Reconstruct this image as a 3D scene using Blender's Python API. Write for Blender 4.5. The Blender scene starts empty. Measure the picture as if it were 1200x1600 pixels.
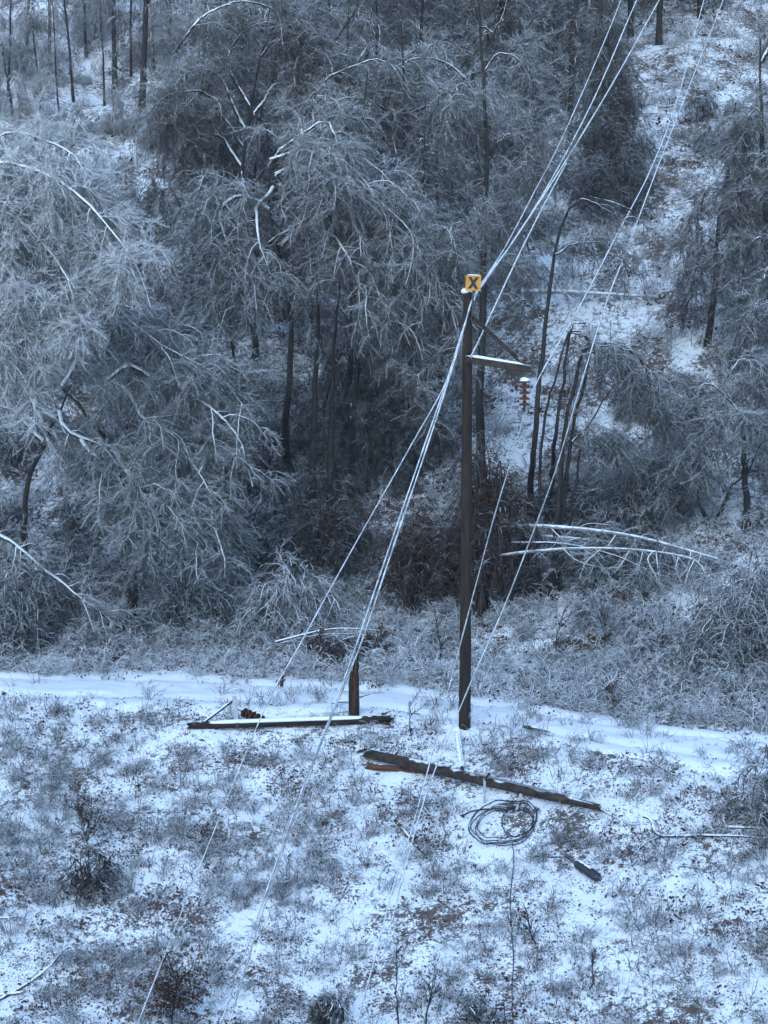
import bpy, bmesh, math, random
import numpy as np
from mathutils import Vector, Matrix

# ------------------------------------------------------------------ camera, sky, light
scene = bpy.context.scene
C = scene.collection
FPX, CX, CY = 2880.0, 600.0, 800.0          # focal length and centre, in photo pixels
PITCH = math.radians(-8.4)
CAMH = 11.68
cam_d = bpy.data.cameras.new('camera'); cam = bpy.data.objects.new('camera', cam_d); C.objects.link(cam)
cam_d.sensor_fit = 'HORIZONTAL'
cam_d.angle = 2 * math.atan(600.0 / FPX)
cam_d.clip_start = 0.5; cam_d.clip_end = 2000
cam.location = (0, 0, CAMH); cam.rotation_euler = (math.pi / 2 + PITCH, 0, 0)
scene.camera = cam

SUN_EL, SUN_ROT = math.radians(38), math.radians(-160)
w = bpy.data.worlds.new('World'); scene.world = w; w.use_nodes = True
nt = w.node_tree; bg = nt.nodes['Background']
sky = nt.nodes.new('ShaderNodeTexSky'); sky.sky_type = 'NISHITA'; sky.sun_disc = False
sky.sun_elevation = SUN_EL; sky.sun_rotation = SUN_ROT; sky.air_density = 1.5; sky.dust_density = 0.3; sky.ozone_density = 4.0
nt.links.new(sky.outputs['Color'], bg.inputs['Color']); bg.inputs['Strength'].default_value = 0.15
sun_d = bpy.data.lights.new('sun', 'SUN'); sun = bpy.data.objects.new('sun', sun_d); C.objects.link(sun)
sun_d.energy = 0.5; sun_d.angle = math.radians(40); sun_d.color = (0.74, 0.88, 1.0)
_az = -SUN_ROT
sdir = Vector((math.sin(SUN_ROT) * math.cos(SUN_EL), math.cos(SUN_ROT) * math.cos(SUN_EL), math.sin(SUN_EL)))
sun.rotation_euler = (-sdir).to_track_quat('-Z', 'Y').to_euler()
vs = scene.view_settings
vs.view_transform = 'Standard'; vs.look = 'None'; vs.gamma = 1.0; vs.use_curve_mapping = False
vs.exposure = 1.22
scene.render.engine = 'CYCLES'
scene.cycles.max_bounces = 6; scene.cycles.diffuse_bounces = 3; scene.cycles.glossy_bounces = 2
scene.cycles.transmission_bounces = 2; scene.cycles.volume_bounces = 1; scene.cycles.caustics_reflective = False
scene.cycles.use_denoising = True
scene.cycles.use_adaptive_sampling = True; scene.cycles.adaptive_threshold = 0.03
try: scene.cycles.denoiser = 'OPENIMAGEDENOISE'
except Exception: pass

rng = np.random.default_rng(11)
random.seed(5)

# ------------------------------------------------------------------ helpers: noise, terrain, projection
def vnoise(x, y, seed=0):
    x = np.asarray(x, float); y = np.asarray(y, float)
    xi = np.floor(x).astype(np.int64); yi = np.floor(y).astype(np.int64)
    fx = x - xi; fy = y - yi
    fx = fx * fx * (3 - 2 * fx); fy = fy * fy * (3 - 2 * fy)
    def h(a, b):
        n = (a * 374761393 + b * 668265263 + seed * 1442695041) & 0x7fffffff
        n = ((n ^ (n >> 13)) * 1274126177) & 0x7fffffff
        n = (n ^ (n >> 16)) & 0xffff
        return n / 65535.0
    return (h(xi, yi) * (1 - fx) + h(xi + 1, yi) * fx) * (1 - fy) + (h(xi, yi + 1) * (1 - fx) + h(xi + 1, yi + 1) * fx) * fy
def fbm(x, y, o=3, seed=0):
    s = 0; a = 0.5; t = 0
    for k in range(o):
        s = s + a * vnoise(x * 2 ** k, y * 2 ** k, seed + k); t += a; a *= 0.5
    return s / t
def sstep(a, b, x):
    t = np.clip((x - a) / (b - a), 0, 1); return t * t * (3 - 2 * t)

_rx = np.array([-200, -30, -10, -3, 0, 2, 4, 6, 9, 14, 30, 200.])
_ry = np.array([60, 51.0, 47.6, 46.9, 46.2, 45.2, 43.7, 42.4, 41.1, 40.0, 37.5, 30.])
def road_y(x):
    x = np.asarray(x, float)
    return (np.interp(x - 1.6, _rx, _ry) + np.interp(x, _rx, _ry) + np.interp(x + 1.6, _rx, _ry)) / 3
def terr(x, y, detail=True):
    x = np.asarray(x, float); y = np.asarray(y, float)
    s = y - road_y(x)
    d = np.maximum(-1.7 - s, 0)                              # down the near bank, into the valley
    lo = -np.where(d < 26, 0.36 * d - 0.12 * np.minimum(d, 1.0), 0.36 * 26 - .12 + 0.0 * d)
    back = np.maximum(6.0 - y, 0); lo = lo + np.minimum(back * 0.55, 19.5)
    u = np.maximum(s - 1.7, 0)                               # up the far bank and the hill
    up = 0.10 * u + 0.42 * np.maximum(u - 3.2, 0) - 0.42 * np.minimum(np.maximum(u - 3.2, 0), 3) * 0.3
    up = np.where(u > 75, up[()] * 0 + 0.10 * 75 + .42 * 71.8 - .378 + 0.15 * (u - 75), up)
    z = lo + up
    k = sstep(4, 14, u)
    z = z + k * (fbm(x * 0.11 + 3, y * 0.11, 2, 7) - 0.5) * 2.4
    z = z + sstep(1.9, 4, np.abs(s)) * (fbm(x * 0.45, y * 0.45, 2, 9) - 0.5) * 0.35
    if detail:
        near = sstep(1.3, 2.3, np.abs(s))
        z = z + near * (fbm(x * 2.1, y * 2.1, 3, 21) - 0.5) * 0.20 + near * (fbm(x * 6.5, y * 6.5, 2, 41) - .5) * 0.05
    return z
def at(px, py, Y):
    cx = (px - CX) / FPX; cy = (CY - py) / FPX
    d = np.array([cx, math.cos(PITCH) - cy * math.sin(PITCH), math.sin(PITCH) + cy * math.cos(PITCH)])
    return np.array([0, 0, CAMH]) + d * (Y / d[1])
def gp(px, py, y0=20.0, y1=150.0):
    a = at(px, py, y0); b = at(px, py, y1)
    t = np.linspace(0, 1, 1400)[:, None]; P = a + (b - a) * t
    hit = np.nonzero(P[:, 2] < terr(P[:, 0], P[:, 1]))[0]
    return P[hit[0]] if len(hit) else b
def ground(x, y): return float(terr(np.array([x]), np.array([y]))[0])

# ------------------------------------------------------------------ helpers: meshes
def mesh_np(name, V, Q, mats, smooth=True, tri=None):
    me = bpy.data.meshes.new(name)
    V = np.asarray(V, np.float32).reshape(-1, 3); Q = np.asarray(Q, np.int32).reshape(-1, 4)
    nT = 0 if tri is None else len(tri)
    me.vertices.add(len(V)); me.vertices.foreach_set('co', V.ravel())
    nl = len(Q) * 4 + nT * 3
    me.loops.add(nl)
    li = Q.ravel() if nT == 0 else np.concatenate([Q.ravel(), np.asarray(tri, np.int32).ravel()])
    me.loops.foreach_set('vertex_index', li)
    me.polygons.add(len(Q) + nT)
    st = np.arange(len(Q)) * 4
    if nT: st = np.concatenate([st, len(Q) * 4 + np.arange(nT) * 3])
    me.polygons.foreach_set('loop_start', st.astype(np.int32))
    if smooth: me.polygons.foreach_set('use_smooth', np.ones(len(Q) + nT, bool))
    me.update(calc_edges=True); me.validate()
    for m in (mats if isinstance(mats, (list, tuple)) else [mats]): me.materials.append(m)
    return me
def norm(v): return v / np.maximum(np.linalg.norm(v, axis=-1, keepdims=True), 1e-9)
def tubes(P, R, S=3):
    P = np.asarray(P, float); N, K, _ = P.shape
    R = np.broadcast_to(np.asarray(R, float), (N, K))
    T = norm(np.gradient(P, axis=1))
    T0 = norm(P[:, -1] - P[:, 0] + 1e-6)
    ref = np.where(np.abs(T0[:, 2:3]) > 0.8, np.array([[1.0, 0.1, 0]]), np.array([[0.05, 0, 1.0]]))[:, None, :]
    U = norm(np.cross(T, ref)); W = np.cross(T, U)
    a = np.arange(S) * 2 * math.pi / S + 0.3
    V = P[:, :, None] + R[:, :, None, None] * (np.cos(a)[:, None] * U[:, :, None] + np.sin(a)[:, None] * W[:, :, None])
    idx = np.arange(N * K * S).reshape(N, K, S); nx = np.roll(idx, -1, axis=2)
    Q = np.stack([idx[:, :-1], idx[:, 1:], nx[:, 1:], nx[:, :-1]], -1).reshape(-1, 4)
    return V.reshape(-1, 3), Q
def spikes(P, r):
    """tapering twigs of three triangles each; P (N,2,3)"""
    T = norm(P[:, 1] - P[:, 0]); N = len(P)
    ref = np.where(np.abs(T[:, 2:3]) > 0.8, np.array([[1.0, 0.1, 0]]), np.array([[0.05, 0, 1.0]]))
    U = norm(np.cross(T, ref)); W = np.cross(T, U); r = np.broadcast_to(r, (N,))[:, None]
    ring = [P[:, 0] + r * (math.cos(a) * U + math.sin(a) * W) for a in (0.3, 2.394, 4.489)]
    V = np.stack(ring + [P[:, 1]], 1).reshape(-1, 3); i = np.arange(N)[:, None] * 4
    return V, np.concatenate([i + np.array([[0, 3, 1]]), i + np.array([[1, 3, 2]]), i + np.array([[2, 3, 0]])])
def join(parts):
    Vs, Qs, o = [], [], 0
    for V, Q in parts:
        Vs.append(V); Qs.append(Q + o); o += len(V)
    return np.concatenate(Vs), np.concatenate(Qs)
def smooth_line(pts, n):
    p = np.asarray(pts, float); k = len(p)
    if k == 2: return p[0] + (p[1] - p[0]) * np.linspace(0, 1, n)[:, None]
    q = np.vstack([2 * p[0] - p[1], p, 2 * p[-1] - p[-2]])
    seg = np.linalg.norm(np.diff(p, axis=0), axis=1); cum = np.concatenate([[0], np.cumsum(seg)])
    s = np.linspace(0, cum[-1], n); i = np.clip(np.searchsorted(cum, s, 'right') - 1, 0, k - 2)
    t = ((s - cum[i]) / np.maximum(seg[i], 1e-6))[:, None]
    p0, p1, p2, p3 = q[i], q[i + 1], q[i + 2], q[i + 3]
    return 0.5 * (2 * p1 + (p2 - p0) * t + (2 * p0 - 5 * p1 + 4 * p2 - p3) * t ** 2 + (3 * p1 - p0 - 3 * p2 + p3) * t ** 3)

def link(o, parent=None):
    C.objects.link(o)
    if parent is not None: o.parent = parent
    return o
def tag(o, label=None, cat=None, group=None, kind=None):
    if label: o['label'] = label
    if cat: o['category'] = cat
    if group: o['group'] = group
    if kind: o['kind'] = kind
    return o
def empty(name, loc, label, cat, group=None, rz=0, sc=1.0):
    o = bpy.data.objects.new(name, None); link(o); o.location = loc; o.rotation_euler = (0, 0, rz)
    o.scale = (sc,) * 3 if not isinstance(sc, tuple) else sc
    o.empty_display_size = 0.2
    return tag(o, label, cat, group)
def obj(name, me, parent=None, frost=None):
    o = bpy.data.objects.new(name, me); link(o, parent)
    if frost is not None: o.color = (frost, 0, 0, 1)
    return o
def bm_mesh(name, bm, mat, smooth=False):
    me = bpy.data.meshes.new(name); bm.to_mesh(me); bm.free(); me.materials.append(mat)
    if smooth:
        for p in me.polygons: p.use_smooth = True
    return me

# ------------------------------------------------------------------ materials
def new_mat(name):
    m = bpy.data.materials.new(name); m.use_nodes = True
    n = m.node_tree.nodes; l = m.node_tree.links; b = n['Principled BSDF']
    return m, n, l, b
def math_n(n, l, op, a, b=None, clamp=False):
    k = n.new('ShaderNodeMath'); k.operation = op; k.use_clamp = clamp
    for i, v in enumerate((a, b)):
        if v is None: continue
        if isinstance(v, (int, float)): k.inputs[i].default_value = v
        else: l.new(v, k.inputs[i])
    return k.outputs[0]
def noise_n(n, l, scale, detail=3, vec=None, rough=0.55):
    k = n.new('ShaderNodeTexNoise'); k.inputs['Scale'].default_value = scale; k.inputs['Detail'].default_value = detail
    k.inputs['Roughness'].default_value = rough
    if vec is not None: l.new(vec, k.inputs['Vector'])
    return k.outputs['Fac']
def ramp_n(n, l, fac, stops):
    k = n.new('ShaderNodeValToRGB'); e = k.color_ramp.elements
    while len(e) < len(stops): e.new(0.5)
    for i, (p, c) in enumerate(stops): e[i].position = p; e[i].color = (*c, 1) if len(c) == 3 else c
    if fac is not None: l.new(fac, k.inputs[0])
    return k.outputs[0]
def mix_n(n, l, fac, a, b):
    k = n.new('ShaderNodeMix'); k.data_type = 'RGBA'
    for s, v in ((k.inputs[0], fac), (k.inputs[6], a), (k.inputs[7], b)):
        if isinstance(v, (int, float)): s.default_value = v
        elif isinstance(v, tuple): s.default_value = (*v, 1)
        else: l.new(v, s)
    return k.outputs[2]
SNOW = (0.82, 0.84, 0.86)
def bark_mat(name, dark, light, thr=0.35, nscale=6.0, zscale=1.0, amount=1.0, ice=0.0, soft=0.25, rand=0.0, spec=0.15):
    """bark with rime and snow lying on the faces that look up; the object's colour red = snow load"""
    m, n, l, b = new_mat(name)
    g = n.new('ShaderNodeNewGeometry'); sx = n.new('ShaderNodeSeparateXYZ'); l.new(g.outputs['Normal'], sx.inputs[0])
    tc = n.new('ShaderNodeTexCoord'); mp = n.new('ShaderNodeMapping'); l.new(tc.outputs['Object'], mp.inputs[0])
    mp.inputs['Scale'].default_value = (1, 1, zscale)
    bark = ramp_n(n, l, noise_n(n, l, nscale * 3, 4, mp.outputs[0]), [(0.3, dark), (0.7, light)])
    oi = n.new('ShaderNodeObjectInfo'); sc = n.new('ShaderNodeSeparateColor'); l.new(oi.outputs['Color'], sc.inputs[0])
    nz = noise_n(n, l, nscale, 3, tc.outputs['Object'])
    v = math_n(n, l, 'ADD', sx.outputs['Z'], math_n(n, l, 'MULTIPLY', math_n(n, l, 'SUBTRACT', nz, 0.5), 1.6))
    if rand: v = math_n(n, l, 'ADD', v, math_n(n, l, 'MULTIPLY', math_n(n, l, 'SUBTRACT', oi.outputs['Random'], 0.5), rand))
    v = math_n(n, l, 'ADD', v, math_n(n, l, 'SUBTRACT', sc.outputs[0], 0.5))
    mr = n.new('ShaderNodeMapRange'); mr.interpolation_type = 'SMOOTHSTEP'
    l.new(v, mr.inputs[0]); mr.inputs[1].default_value = thr; mr.inputs[2].default_value = thr + soft
    f = math_n(n, l, 'MULTIPLY', mr.outputs[0], amount)
    if ice: f = math_n(n, l, 'MAXIMUM', f, math_n(n, l, 'MULTIPLY', sc.outputs[0], ice))
    l.new(mix_n(n, l, f, bark, SNOW), b.inputs['Base Color'])
    r = n.new('ShaderNodeMapRange'); l.new(f, r.inputs[0]); r.inputs[3].default_value = 0.75; r.inputs[4].default_value = 0.5
    l.new(r.outputs[0], b.inputs['Roughness']); b.inputs['Specular IOR Level'].default_value = spec
    bp = n.new('ShaderNodeBump'); bp.inputs['Strength'].default_value = 0.5; bp.inputs['Distance'].default_value = 0.02
    l.new(noise_n(n, l, nscale * 4, 4, mp.outputs[0]), bp.inputs['Height']); l.new(bp.outputs[0], b.inputs['Normal'])
    return m
M = {}
M['bark'] = bark_mat('dark_bark', (0.012, 0.010, 0.010), (0.05, 0.042, 0.038), thr=0.45, nscale=7, zscale=0.25)
M['twig'] = bark_mat('iced_twig', (0.018, 0.014, 0.013), (0.06, 0.047, 0.042), thr=0.22, nscale=2.2, amount=1.0, ice=0.26, soft=0.5)
M['limb'] = bark_mat('snowy_limb_bark', (0.018, 0.015, 0.014), (0.06, 0.05, 0.045), thr=0.2, nscale=4)
M['vine'] = bark_mat('brown_vine', (0.014, 0.010, 0.009), (0.07, 0.047, 0.036), thr=0.55, nscale=2.5, amount=0.9, ice=0.1, soft=0.4)
M['pole'] = bark_mat('creosoted_pole', (0.010, 0.007, 0.006), (0.05, 0.031, 0.024), thr=0.95, nscale=9, zscale=0.06)
M['timber'] = bark_mat('old_timber', (0.014, 0.010, 0.009), (0.075, 0.052, 0.042), thr=0.85, nscale=2.3, zscale=1.0)
M['splinter'] = bark_mat('torn_wood', (0.025, 0.012, 0.008), (0.15, 0.07, 0.035), thr=0.85, nscale=8, zscale=0.12)
M['grass'] = bark_mat('frosted_dead_grass', (0.03, 0.022, 0.019), (0.13, 0.098, 0.08), thr=0.42, nscale=2, amount=0.95, ice=0.22, soft=0.4, rand=0.8)
M['leaf'] = bark_mat('dead_leaf', (0.025, 0.013, 0.010), (0.12, 0.055, 0.032), thr=0.95, nscale=3, amount=0.8, soft=0.3, rand=0.6)
def plain(name, col, rough=0.6, metal=0.0, var=0.25, scale=12):
    m, n, l, b = new_mat(name)
    tc = n.new('ShaderNodeTexCoord'); f = noise_n(n, l, scale, 4, tc.outputs['Object'])
    lo = tuple(c * (1 - var) for c in col); hi = tuple(min(1, c * (1 + var)) for c in col)
    l.new(ramp_n(n, l, f, [(0.3, lo), (0.7, hi)]), b.inputs['Base Color'])
    b.inputs['Roughness'].default_value = rough; b.inputs['Metallic'].default_value = metal
    return m
M['snow'] = plain('fresh_snow', (0.83, 0.85, 0.87), 0.6, 0, 0.03, 20)
M['ice'] = bark_mat('iced_wire', (0.16, 0.17, 0.18), (0.40, 0.42, 0.44), thr=0.35, nscale=4, soft=0.6, amount=.8)
M['porcelain'] = bark_mat('brown_porcelain', (0.055, 0.02, 0.012), (0.12, 0.042, 0.02), thr=0.6, nscale=4, soft=0.2)
M['steel'] = plain('galvanised_steel', (0.35, 0.36, 0.38), 0.45, 0.6, 0.2, 15)
M['dark_steel'] = plain('dark_steel', (0.05, 0.05, 0.055), 0.5, 0.4, 0.3, 15)
M['board'] = bark_mat('weathered_pale_board', (0.30, 0.30, 0.31), (0.48, 0.48, 0.49), thr=0.5, nscale=6)
M['rubber'] = plain('black_cable', (0.018, 0.018, 0.02), 0.45, 0, 0.3, 10)
M['orange'] = plain('orange_sign_enamel', (0.55, 0.24, 0.03), 0.55, 0, 0.30, 6)
M['black'] = plain('black_paint', (0.012, 0.012, 0.012), 0.5, 0, 0.1, 9)
M['birch'] = bark_mat('grey_smooth_bark', (0.10, 0.09, 0.085), (0.26, 0.25, 0.24), thr=0.15, nscale=5, ice=0.3)

def ground_mat(name, road=False):
    m, n, l, b = new_mat(name)
    tc = n.new('ShaderNodeTexCoord'); P = tc.outputs['Object']
    at_ = n.new('ShaderNodeAttribute'); at_.attribute_name = 'litter'
    a = noise_n(n, l, 1.3, 3, P); c = noise_n(n, l, 6.0, 4, P, 0.65); d = noise_n(n, l, 22.0, 4, P, 0.7)
    v = math_n(n, l, 'ADD', math_n(n, l, 'MULTIPLY', a, 0.22), math_n(n, l, 'MULTIPLY', c, 0.45))
    v = math_n(n, l, 'ADD', v, math_n(n, l, 'MULTIPLY', d, 0.50))
    v = math_n(n, l, 'ADD', v, math_n(n, l, 'SUBTRACT', at_.outputs['Fac'], 0.5))
    f = n.new('ShaderNodeMapRange'); f.interpolation_type = 'SMOOTHSTEP'; l.new(v, f.inputs[0])
    f.inputs[1].default_value = 0.64; f.inputs[2].default_value = 0.72
    soil = ramp_n(n, l, d, [(0.25, (0.028, 0.02, 0.017)), (0.5, (0.085, 0.06, 0.048)), (0.75, (0.17, 0.125, 0.10))])
    l.new(mix_n(n, l, f.outputs[0], SNOW, soil), b.inputs['Base Color'])
    r = n.new('ShaderNodeMapRange'); l.new(f.outputs[0], r.inputs[0]); r.inputs[3].default_value = 0.55; r.inputs[4].default_value = 0.9
    l.new(r.outputs[0], b.inputs['Roughness'])
    h = math_n(n, l, 'ADD', math_n(n, l, 'MULTIPLY', c, 0.6), math_n(n, l, 'MULTIPLY', d, 0.35))
    bp = n.new('ShaderNodeBump'); bp.inputs['Strength'].default_value = 0.35 if road else 0.75; bp.inputs['Distance'].default_value = 0.06
    l.new(h, bp.inputs['Height']); l.new(bp.outputs[0], b.inputs['Normal'])
    return m
M['ground'] = ground_mat('snow_over_leaf_litter'); M['road'] = ground_mat('snow_on_track', True)

# ------------------------------------------------------------------ the setting: ground and track
def corridor(x, y):
    c = 3.5 + (y - 48) * 0.24
    return sstep(50, 56, y) * (1 - sstep(2.2, 5.5, np.where(x > c, (x - c) * .6, c - x)))
def topleft(x, y): return sstep(74, 84, y) * (1 - sstep(-11, -7.5, x))
def litter_map(x, y):
    s = y - road_y(x)
    base = 0.55 + 0.13 * (fbm(x * 1.0, y * 1.0, 3, 61) - 0.5) * 2
    base = base + 0.05 * sstep(2, 5, s) + 0.03 * sstep(6, 14, s) - 0.04 * corridor(x, y) - 0.06 * topleft(x, y)
    # cleared snowy patches on the open slope
    return np.clip(base, 0.05, 0.95)
def axis(segs):
    out = []
    for a, b, st in segs: out.append(np.arange(a, b, st))
    return np.concatenate(out + [[segs[-1][1]]])
xs = axis([(-240, -60, 12), (-60, -26, 2.0), (-26, -12, 0.5), (-12, 12, 0.2), (12, 26, 0.5), (26, 60, 2.0), (60, 240, 12)])
ys = axis([(-60, 24, 3.0), (24, 31, 0.5), (31, 53, 0.2), (53, 80, 0.4), (80, 115, 0.6), (115, 330, 6)])
GX, GY = np.meshgrid(xs, ys)
GZ = terr(GX, GY)
GZ = GZ - 0.05 * (1 - sstep(1.0, 1.7, np.abs(GY - road_y(GX))))      # the track's bed
nx_, ny_ = len(xs), len(ys)
I = np.arange(nx_ * ny_).reshape(ny_, nx_)
Q = np.stack([I[:-1, :-1], I[:-1, 1:], I[1:, 1:], I[1:, :-1]], -1).reshape(-1, 4)
gme = mesh_np('ground', np.stack([GX, GY, GZ], -1).reshape(-1, 3), Q, M['ground'])
at_l = gme.attributes.new('litter', 'FLOAT', 'POINT')
at_l.data.foreach_set('value', litter_map(GX.ravel(), GY.ravel()).astype(np.float32))
tag(obj('ground', gme), kind='structure')

rx = np.arange(-26, 26, 0.14); rs = np.linspace(-1, 1, 33)
RX, RS = np.meshgrid(rx, rs)
edge = 2.05 + 0.7 * (fbm(RX * 0.9, RS * 0 + np.sign(RS) * 3, 3, 33) - 0.5) * 2
RY = road_y(RX) + RS * edge
prof = 0.06 * (1 - sstep(0.72, 1.0, np.abs(RS))) - 0.03 * sstep(0.86, 1.0, np.abs(RS))
rut = -0.085 * (np.exp(-((RS - 0.42 - .05 * fbm(RX * .3, RX * 0, 2, 5)) / 0.11) ** 2) + np.exp(-((RS + 0.42) / 0.11) ** 2))
RZ = terr(RX, RY) + prof + rut + 0.12 * (fbm(RX * 2.2, RY * 2.2, 4, 77) - 0.5) - 0.012
Ir = np.arange(RX.size).reshape(RX.shape)
Qr = np.stack([Ir[:-1, :-1], Ir[:-1, 1:], Ir[1:, 1:], Ir[1:, :-1]], -1).reshape(-1, 4)
rme = mesh_np('road', np.stack([RX, RY, RZ], -1).reshape(-1, 3), Qr, M['road'])
lit = 0.30 + 0.20 * sstep(0.6, 1, np.abs(RS)) + 0.24 * np.exp(-((np.abs(RS) - 0.42) / 0.16) ** 2) * sstep(.45, .6, fbm(RX * 0.6, RS * 2, 3, 3))
a_ = rme.attributes.new('litter', 'FLOAT', 'POINT'); a_.data.foreach_set('value', lit.ravel().astype(np.float32))
tag(obj('road', rme), kind='structure')

# ------------------------------------------------------------------ tree growing
def spawn(g, P, n, lmin, lmax, K, along=0.5, side=0.9, up=0.0, droop=0.25, wig=0.18, tmin=0.15, tmax=1.0, grav0=0.0, out=None):
    """n new polylines of K points starting on the polylines P (N,Kp,3), bending under their ice"""
    N, Kp, _ = P.shape
    seg = np.linalg.norm(np.diff(P, axis=1), axis=2); L = seg.sum(1); L = L / L.sum()
    i = g.choice(N, n, p=L); t = g.uniform(tmin, tmax, n) * (Kp - 1); k = np.minimum(t.astype(int), Kp - 2); f = (t - k)[:, None]
    p = P[i, k] * (1 - f) + P[i, k + 1] * f
    T = norm(P[i, k + 1] - P[i, k])
    R = norm(g.normal(size=(n, 3)))
    R = norm(R - T * (R * T).sum(1, keepdims=True) * 0.8)
    d = norm(T * along + R * side + np.array([0, 0, up]))
    if out is not None: d = norm(d + np.asarray(out))
    d = norm(d + np.array([0, 0, -grav0]))
    ln = g.uniform(lmin, lmax, n)[:, None] / (K - 1)
    res = [p]
    for _ in range(K - 1):
        p = p + d * ln; res.append(p)
        d = norm(d + np.array([0, 0, -droop]) + g.normal(size=(n, 3)) * wig)
    return np.stack(res, 1)
def radii(N, K, r0, r1, g=None, var=0.3):
    r = np.linspace(r0, r1, K)[None, :] * np.ones((N, 1))
    if g is not None: r = r * g.uniform(1 - var, 1 + var, (N, 1))
    return r
def resamp(lines, n, g=None, wob=0.0):
    out = []
    for p in lines:
        q = smooth_line(p, n)
        if g is not None and wob:
            nz = np.cumsum(g.normal(size=(n, 3)) * wob, axis=0); nz -= np.linspace(0, 1, n)[:, None] * nz[-1]
            q = q + nz
        out.append(q)
    return np.stack(out)
def tree_meshes(name, trunks, limbs, seed, n2=60, l2=(0.8, 2.0), n3=500, l3=(0.4, 1.0), n4=9000, l4=(0.25, 0.6),
                droop=0.25, r_trunk=0.13, r_limb=0.05, tw=0.006, up=0.0, side=0.9, along=0.5, mats=('bark', 'limb', 'twig'),
                r_tip=0.02, grav=0.0, wob=0.03, trunk_twigs=0.0, tmin=0.15, r_list=None):
    """trunks, limbs: lists of point lists; returns meshes trunk, branches, twigs"""
    g = np.random.default_rng(seed)
    out = {}
    TR = resamp(trunks, 22, g, wob) if trunks else None
    parts = []
    if TR is not None:
        rr = radii(len(TR), 22, 1.0, r_tip / r_trunk) * r_trunk
        if r_list is not None: rr = rr * (np.asarray(r_list)[:, None])
        rr = rr * (1 + 0.3 * np.exp(-np.linspace(0, 1, 22) * 22))[None] * g.uniform(.94, 1.06, rr.shape)
        parts.append(tubes(TR, rr, 9))
        out['trunk'] = mesh_np(name + '_trunk', *join(parts), M[mats[0]])
    LB = resamp(limbs, 16, g, wob) if limbs else None
    src = LB if LB is not None else TR
    bp = []
    if LB is not None: bp.append(tubes(LB, radii(len(LB), 16, r_limb, r_limb * 0.22, g, 0.2) * g.uniform(.85, 1.15, (len(LB), 16)), 6))
    if TR is not None and LB is not None and trunk_twigs > 0:
        B2t = spawn(g, TR, int(n2 * trunk_twigs), l2[0], l2[1], 7, along, side, up, droop, tmin=0.3)
    else: B2t = None
    B2 = spawn(g, src, n2, l2[0], l2[1], 7, along, side, up, droop, tmin=tmin)
    if B2t is not None: B2 = np.concatenate([B2, B2t])
    bp.append(tubes(B2, radii(len(B2), 7, max(.010, r_limb * 0.27), 0.005, g), 4))
    n3 = int(n3 * 1.5); n4 = int(n4 * (1.45 if trunks is None else 1.0))
    B3 = spawn(g, B2, n3, l3[0], l3[1], 4, along, side, up * 0.5, droop * 1.3, tmin=0.1)
    out['lines'] = np.concatenate([B3, B2[:, 3:]])
    b3 = tubes(B3, radii(len(B3), 4, 0.0068, 0.0035, g), 3)
    out['branches'] = mesh_np(name + '_branches', *join(bp), M[mats[1]])
    na = int(n4 * 0.66)
    A = spawn(g, B3, na, l4[0] * .5, l4[1] * .62, 2, along * 1.3, side, up * 0.3, 0, tmin=0.05, grav0=droop * .5)
    B = spawn(g, B2, n4 - na, l4[0] * .6, l4[1] * .8, 2, along * 1.3, side, up * 0.3, 0, tmin=0.1, grav0=droop * .5)
    TW = np.concatenate([A, B])
    V_, T_ = spikes(TW, tw * 0.95 * g.uniform(.7, 1.3, len(TW)))
    out['twigs'] = mesh_np(name + '_twigs', np.concatenate([b3[0], V_]), b3[1], M[mats[2]], tri=T_ + len(b3[0]))
    return out
def place(name, me, loc, label, cat, group=None, rz=0.0, sc=1.0, frost=0.5, bf=None, single=False):
    e = empty(name, loc, label, cat, group, rz, sc)
    if 'trunk' in me: obj('trunk', me['trunk'], e, 0.42 if bf is None else min(bf, 0.42))
    obj('branches', me['branches'], e, frost if bf is None else bf)
    obj('crown', me['twigs'], e, frost)
    return e
def L(base, pts, Y):
    """photo pixels (px, py, depth offset) at depth Y -> points relative to base"""
    return [at(p[0], p[1], Y + (p[2] if len(p) > 2 else 0)) - base for p in pts]

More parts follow.
